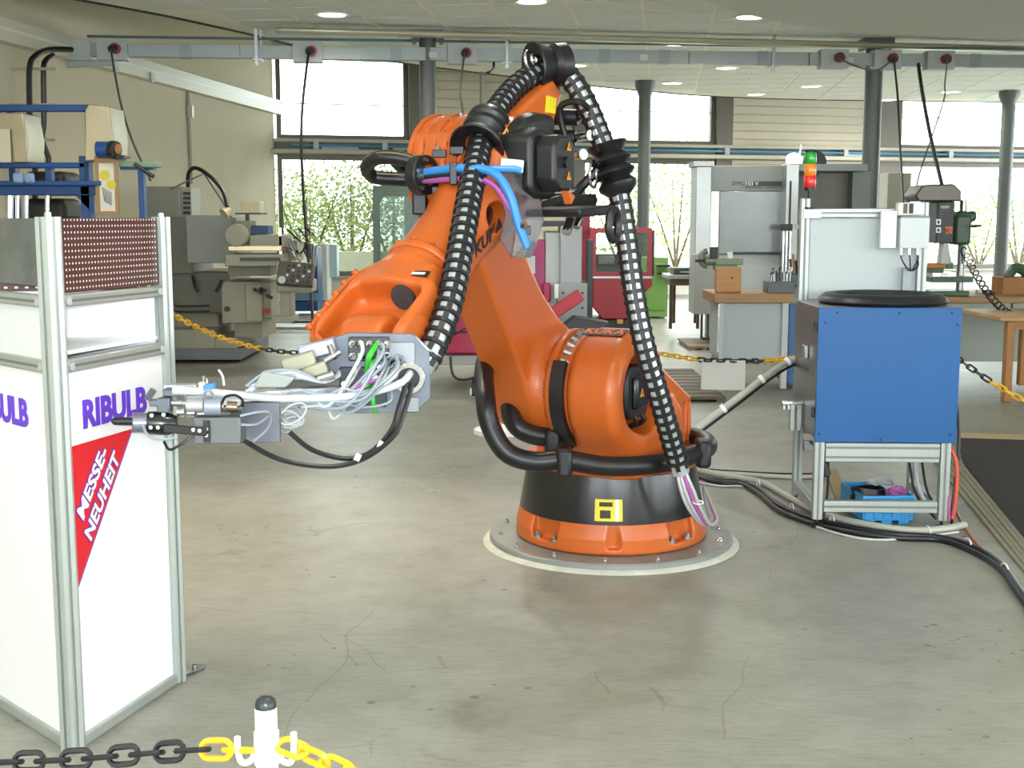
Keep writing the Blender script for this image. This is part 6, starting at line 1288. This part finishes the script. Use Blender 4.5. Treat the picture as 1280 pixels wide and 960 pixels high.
m = MB(T(px_, fy, 0)); m.cyl((0, 0, .03), (0, 0, pz), rr, n=24); m.build('post_tube', M('post_white', '#f3f3f1', .35), post); m = MB(T(px_, fy, pz)); m.lathe([(rr * .98, 0), (rr * .96, rr * .45), (rr * .8, rr * .78), (rr * .5, rr * .98), (.0005, rr * 1.05)], 24); m.build('ball_cap', M('cap_black', '#2e3233', .3), post, ang=60); m = MB(T(px_, fy, 0)); m.lathe([(.15, 0), (.15, .015), (.05, .045), (rr, .06)], 28); m.build('post_foot', M('foot_black', '#202122', .5), post)
m = MB(T(px_, fy, ZW(934, fy))); m.lathe([(rr, -.03), (rr * 1.14, -.028), (rr * 1.14, .028), (rr, .03)], 24, cap=False); m.build('hook_collar', MATS['post_white'], post)
for s in (-1, 1):
    m = MB(T(px_, fy - .0, ZW(934, fy))); m.tube(spline([(s * rr * .9, 0, .0), (s * (rr + .008), -.004, -.022), (s * (rr + .024), -.008, -.022), (s * (rr + .029), -.008, .005), (s * (rr + .029), -.008, .03 if s > 0 else .022)], 6), .0055, 8); m.build('hook', MATS['post_white'], post)
zl = ZW(941, fy)
cl_ = spline([P(316, 938, fy), P(250, 937, fy + .03), P(170, 943, fy + .07), P(80, 950, fy + .1), P(-40, 954, fy + .14)], 10)
chain('black foreground chain with one yellow link at the barrier post', cl_, .0475, lambda i: CHY if i < 2 else CHB, .0055, .030, 1)
chain('yellow foreground chain sloping down right of the barrier post', [P(352, 930, fy), P(385, 943, fy - .03), P(420, 958, fy - .06), P(470, 985, fy - .1)], .0475, lambda i: CHY, .0055, .030)
chain('yellow and black chain hanging left between stand and wrist', [P(205, 386, 7.6), P(240, 406, 7.9), P(285, 425, 8.3), P(340, 438, 8.7), P(395, 441, 8.9), P(470, 434, 8.95), P(570, 416, 8.92), P(624, 400, 8.9)], .052, lambda i: CHB if 22 <= i < 36 or 45 < i < 56 or i > 60 else CHY)
sg = [P(629, 400, 8.92), P(710, 424, 8.95), P(800, 437, 8.9), P(820, 441, 8.8), P(870, 449, 8.5), P(905, 451, 8.3), P(955, 451, 8.0), P(1008, 447, 7.05)]
chain('yellow and black chain that carries the white notice', sg, .058, lambda i: CHB if 27 <= i < 37 or i < 12 else CHY)
chain('black and yellow chain at the right beside the feeder', [P(1186, 440, 7.06), P(1215, 461, 7.1), P(1245, 481, 7.1), P(1285, 503, 7.1), P(1340, 522, 7.1), P(1420, 535, 7.1), P(1500, 520, 7.1)], .052, lambda i: CHY if 6 <= i < 12 else CHB)
m = MB(); a = [P(878, 450, 8.45), P(932, 451, 8.15), P(931, 488, 8.15), P(876, 487, 8.45)]; n_ = Vector((0, .004, 0)); m.add(a + [p + n_ for p in a], [(0, 3, 2, 1), (4, 5, 6, 7), (0, 1, 5, 4), (1, 2, 6, 5), (2, 3, 7, 6), (3, 0, 4, 7)]); m.build('hanging_sign', M('sign_white', '#e6e9ea', .6), None, smooth=False, loc=P(904, 452, 8.36), label='blank white notice sheet hanging from the chain', category='sign')
r = thing('chain_stand', 'white chain stand with round foot behind the robot hoses', 'post', foot(626, 541)); q = foot(626, 541)
m = MB(T(q)); m.lathe([(.205, 0), (.20, .03), (.15, .055), (.04, .075), (.02, .08)], 32); m.build('stand_foot', M('post_white', '#f3f3f1', .35), r); m = MB(T(q)); m.cyl((0, 0, .07), (0, 0, .92), .018, n=14); m.build('stand_tube', MATS['post_white'], r); m = MB(T(q)); m.lathe([(.018, .92), (.016, .935), (.001, .945)], 14); m.build('stand_cap', CHB, r)
# ------------------------------------------------------------ cables on the floor
def fl_cable(label, pts, r, mat, z=0., kind='floor_cable'):
    q = [G(x, y, r + .001) for x, y in pts]
    for p in q: p.z += z
    m = MB(); m.tube(spline(q, 7), r, 10); return m.build(kind, mat, None, loc=q[0], label=label, category='cable', group='cables on the floor by the feeder')
CON = M('grey_conduit', '#b3b5aa', .4)
fl_cable('pale grey conduit curving along the floor to the feeder', ((846, 582), (893, 592), (920, 597), (952, 603), (984, 620), (1025, 641), (1080, 655), (1140, 663), (1180, 661), (1206, 656)), .019, CON)
for k, (dy, rr_) in enumerate(((0, .016), (6, .014))):
    fl_cable(('upper', 'lower')[k] + ' thick black cable on the floor running to the lower right', ((846, 590), (893, 600 + dy * .4), (925, 602 + dy * .5), (948, 611 + dy), (972, 631 + dy), (1005, 645 + dy), (1055, 658 + dy), (1120, 668 + dy * .7), (1175, 672 + dy * .5), (1215, 683 + dy), (1250, 705 + dy), (1272, 735 + dy), (1295, 770 + dy), (1330, 850 + dy), (1400, 960 + dy)), rr_, RUB)
fl_cable('thin purple cable sagging beside the grey conduit on the floor', ((850, 596), (895, 604), (935, 606), (965, 622), (1010, 648), (1055, 664), (1095, 670), (1145, 668), (1195, 662)), .006, PUR, .0); fl_cable('thin white cable beside the purple one on the floor', ((850, 598), (896, 607), (932, 609), (962, 626), (1008, 653), (1055, 669), (1100, 675), (1150, 671), (1198, 665)), .007, WHC)
fl_cable('straight grey conduit on the floor behind the feeder', ((850, 584), (886, 590), (930, 593), (980, 596), (1030, 596)), .014, CON); fl_cable('thin black cable lying along the straight grey conduit', ((850, 582), (886, 587), (930, 590), (980, 592.5), (1030, 592.5)), .008, RUB)
fl_cable('orange cable on the floor at the foot of the feeder', ((1196, 640), (1204, 655), (1212, 668), (1225, 684)), .006, RDH)
for i, (x, y) in enumerate(((948, 606), (990, 636), (1040, 650), (1160, 665), (1210, 680), (1256, 712))):
    c = G(x, y, .02); m = MB(); m.tube([c + Vector((.0, .045 * math.cos(t), .028 * math.sin(t))) for t in [k * math.pi / 6 for k in range(12)]], .004, 5, closed=True); m.build('cable_tie', WHT, None, loc=c, label=('white cable tie near the robot plate', 'white cable tie left of the feeder foot', 'white cable tie below the blue crate', 'white cable tie at the right feeder foot', 'white cable tie right of the feeder', 'white cable tie nearest the lower right corner')[i], category='cable tie', group='white cable ties on the floor cables')
q = PP((864, 541, 6.55), (885, 525, 6.6), (925, 495, 6.72), (960, 468, 6.85), (985, 452, 6.95), (1004, 446, 6.98))
m = MB(); m.tube(spline(q, 8), .017, 10); rh = m.build('rising_conduit', CON, None, loc=q[0], label='grey conduit rising from the robot base to the feeder', category='conduit'); m = MB(); m.tube([p + Vector((.01, 0, -.028)) for p in spline(q, 8)], .008, 8); m.build('strapped_cable', RUB, rh)
for t in (.3, .55, .8): k = int(t * 40); c = spline(q, 8)[k]; m = MB(); m.cyl(c - Vector((.008, 0, .006)), c + Vector((.008, 0, .006)), .026, n=10); m.build('conduit_tie', WHT, rh)
# ------------------------------------------------------------ garden behind the windows
m = MB(); m.bb(-40, 45, 34.2, 90, -.4, -.05); m.bb(-40, 45, 28.5, 34.2, -.4, -.05); m.build('garden_ground', M('gravel', '#b9b4a0', .9, var=.1, scale=2), None, smooth=False, kind='structure')
LEAF = [M('leaf_green_%d' % i, c, .6, var=.35, scale=30) for i, c in enumerate(('#93a866', '#a8b070', '#b9b070', '#7d9660'))]
BARK = M('bark', '#5a4a3a', .8)
nr_ = np.random.default_rng(4)
def shrub(px, py, Y, h, w, label, n=2600, dens=.5, mi=0, leaf=.11):
    x = XW(px, Y, 1.); t = thing('garden_shrub', label, 'shrub', (x, Y, -.05), group='shrubs outside the windows')
    u = nr_.normal(size=(n, 3)); u /= np.linalg.norm(u, axis=1)[:, None]; rad = nr_.random(n) ** .45
    lob = 1 + .22 * np.sin(u[:, 0] * 5 + px) * np.cos(u[:, 2] * 4 + px * .7)
    c = u * (rad * lob)[:, None] * np.array([w, w * .7, h * .5]) + np.array([x, Y, h * .52])
    a = nr_.normal(size=(n, 3)); a /= np.linalg.norm(a, axis=1)[:, None]; b = np.cross(a, nr_.normal(size=(n, 3))); b /= np.linalg.norm(b, axis=1)[:, None]
    s = leaf * (.6 + .8 * nr_.random(n))[:, None]
    V = np.stack([c - a * s * .5, c + b * s * .28, c + a * s * .5, c - b * s * .28], 1).reshape(-1, 3); V[:, 2] = np.maximum(V[:, 2], 0)
    m = MB(); m.v = V.tolist(); m.f = [(4 * i, 4 * i + 1, 4 * i + 2, 4 * i + 3) for i in range(n)]; m.mi = nr_.integers(0, 2, n).tolist()
    m.build('foliage', [LEAF[mi], LEAF[(mi + 1) % 4]], t, smooth=False, kind='stuff')
    for k in range(4):
        q = MB(); an = k * 1.6; q.tube([(x, Y, -.05), (x + .2 * w * math.cos(an), Y + .2 * w * math.sin(an), h * .35), (x + .5 * w * math.cos(an), Y + .4 * w * math.sin(an), h * .8)], [.05, .035, .012], 6); q.build('stem', BARK, t)
shrub(385, 300, 33, 3.0, 1.7, 'green shrub outside the corner window, left one', mi=0); shrub(440, 300, 34, 3.4, 1.9, 'yellowish tall shrub in the middle of the corner window', mi=1); shrub(492, 300, 33.5, 3.2, 1.8, 'dark green shrub behind the machine enclosure window', mi=3); shrub(345, 300, 36, 3.0, 1.8, 'pale shrub at the left end of the corner window', mi=2)
shrub(700, 290, 38, 3.4, 2.2, 'shrub outside seen between elbow and hanging hose', mi=0, n=1500); shrub(775, 290, 40, 3.8, 2.6, 'sparse shrub outside left of the slim middle column', mi=2, n=1000, leaf=.15); shrub(845, 290, 39, 4.0, 2.4, 'sparse yellow-green shrub outside right of the slim middle column', mi=1, n=1300, leaf=.14)
shrub(1225, 300, 40, 2.6, 2.4, 'low green shrub outside behind the drill press', mi=0, n=1800); shrub(1275, 300, 38, 3.0, 2.0, 'green shrub outside at the right edge', mi=3, n=1500)
m = MB(); gx = XW(385, 31, 0); m.bb(XW(330, 31, .2), XW(520, 31, .2), 31, 31.3, -.05, .75); m.build('garden_wall', M('garden_wall', '#b8b5a6', .85, var=.08, scale=4), None, loc=(gx, 31, 0), label='low pale garden wall outside the corner window', category='wall')
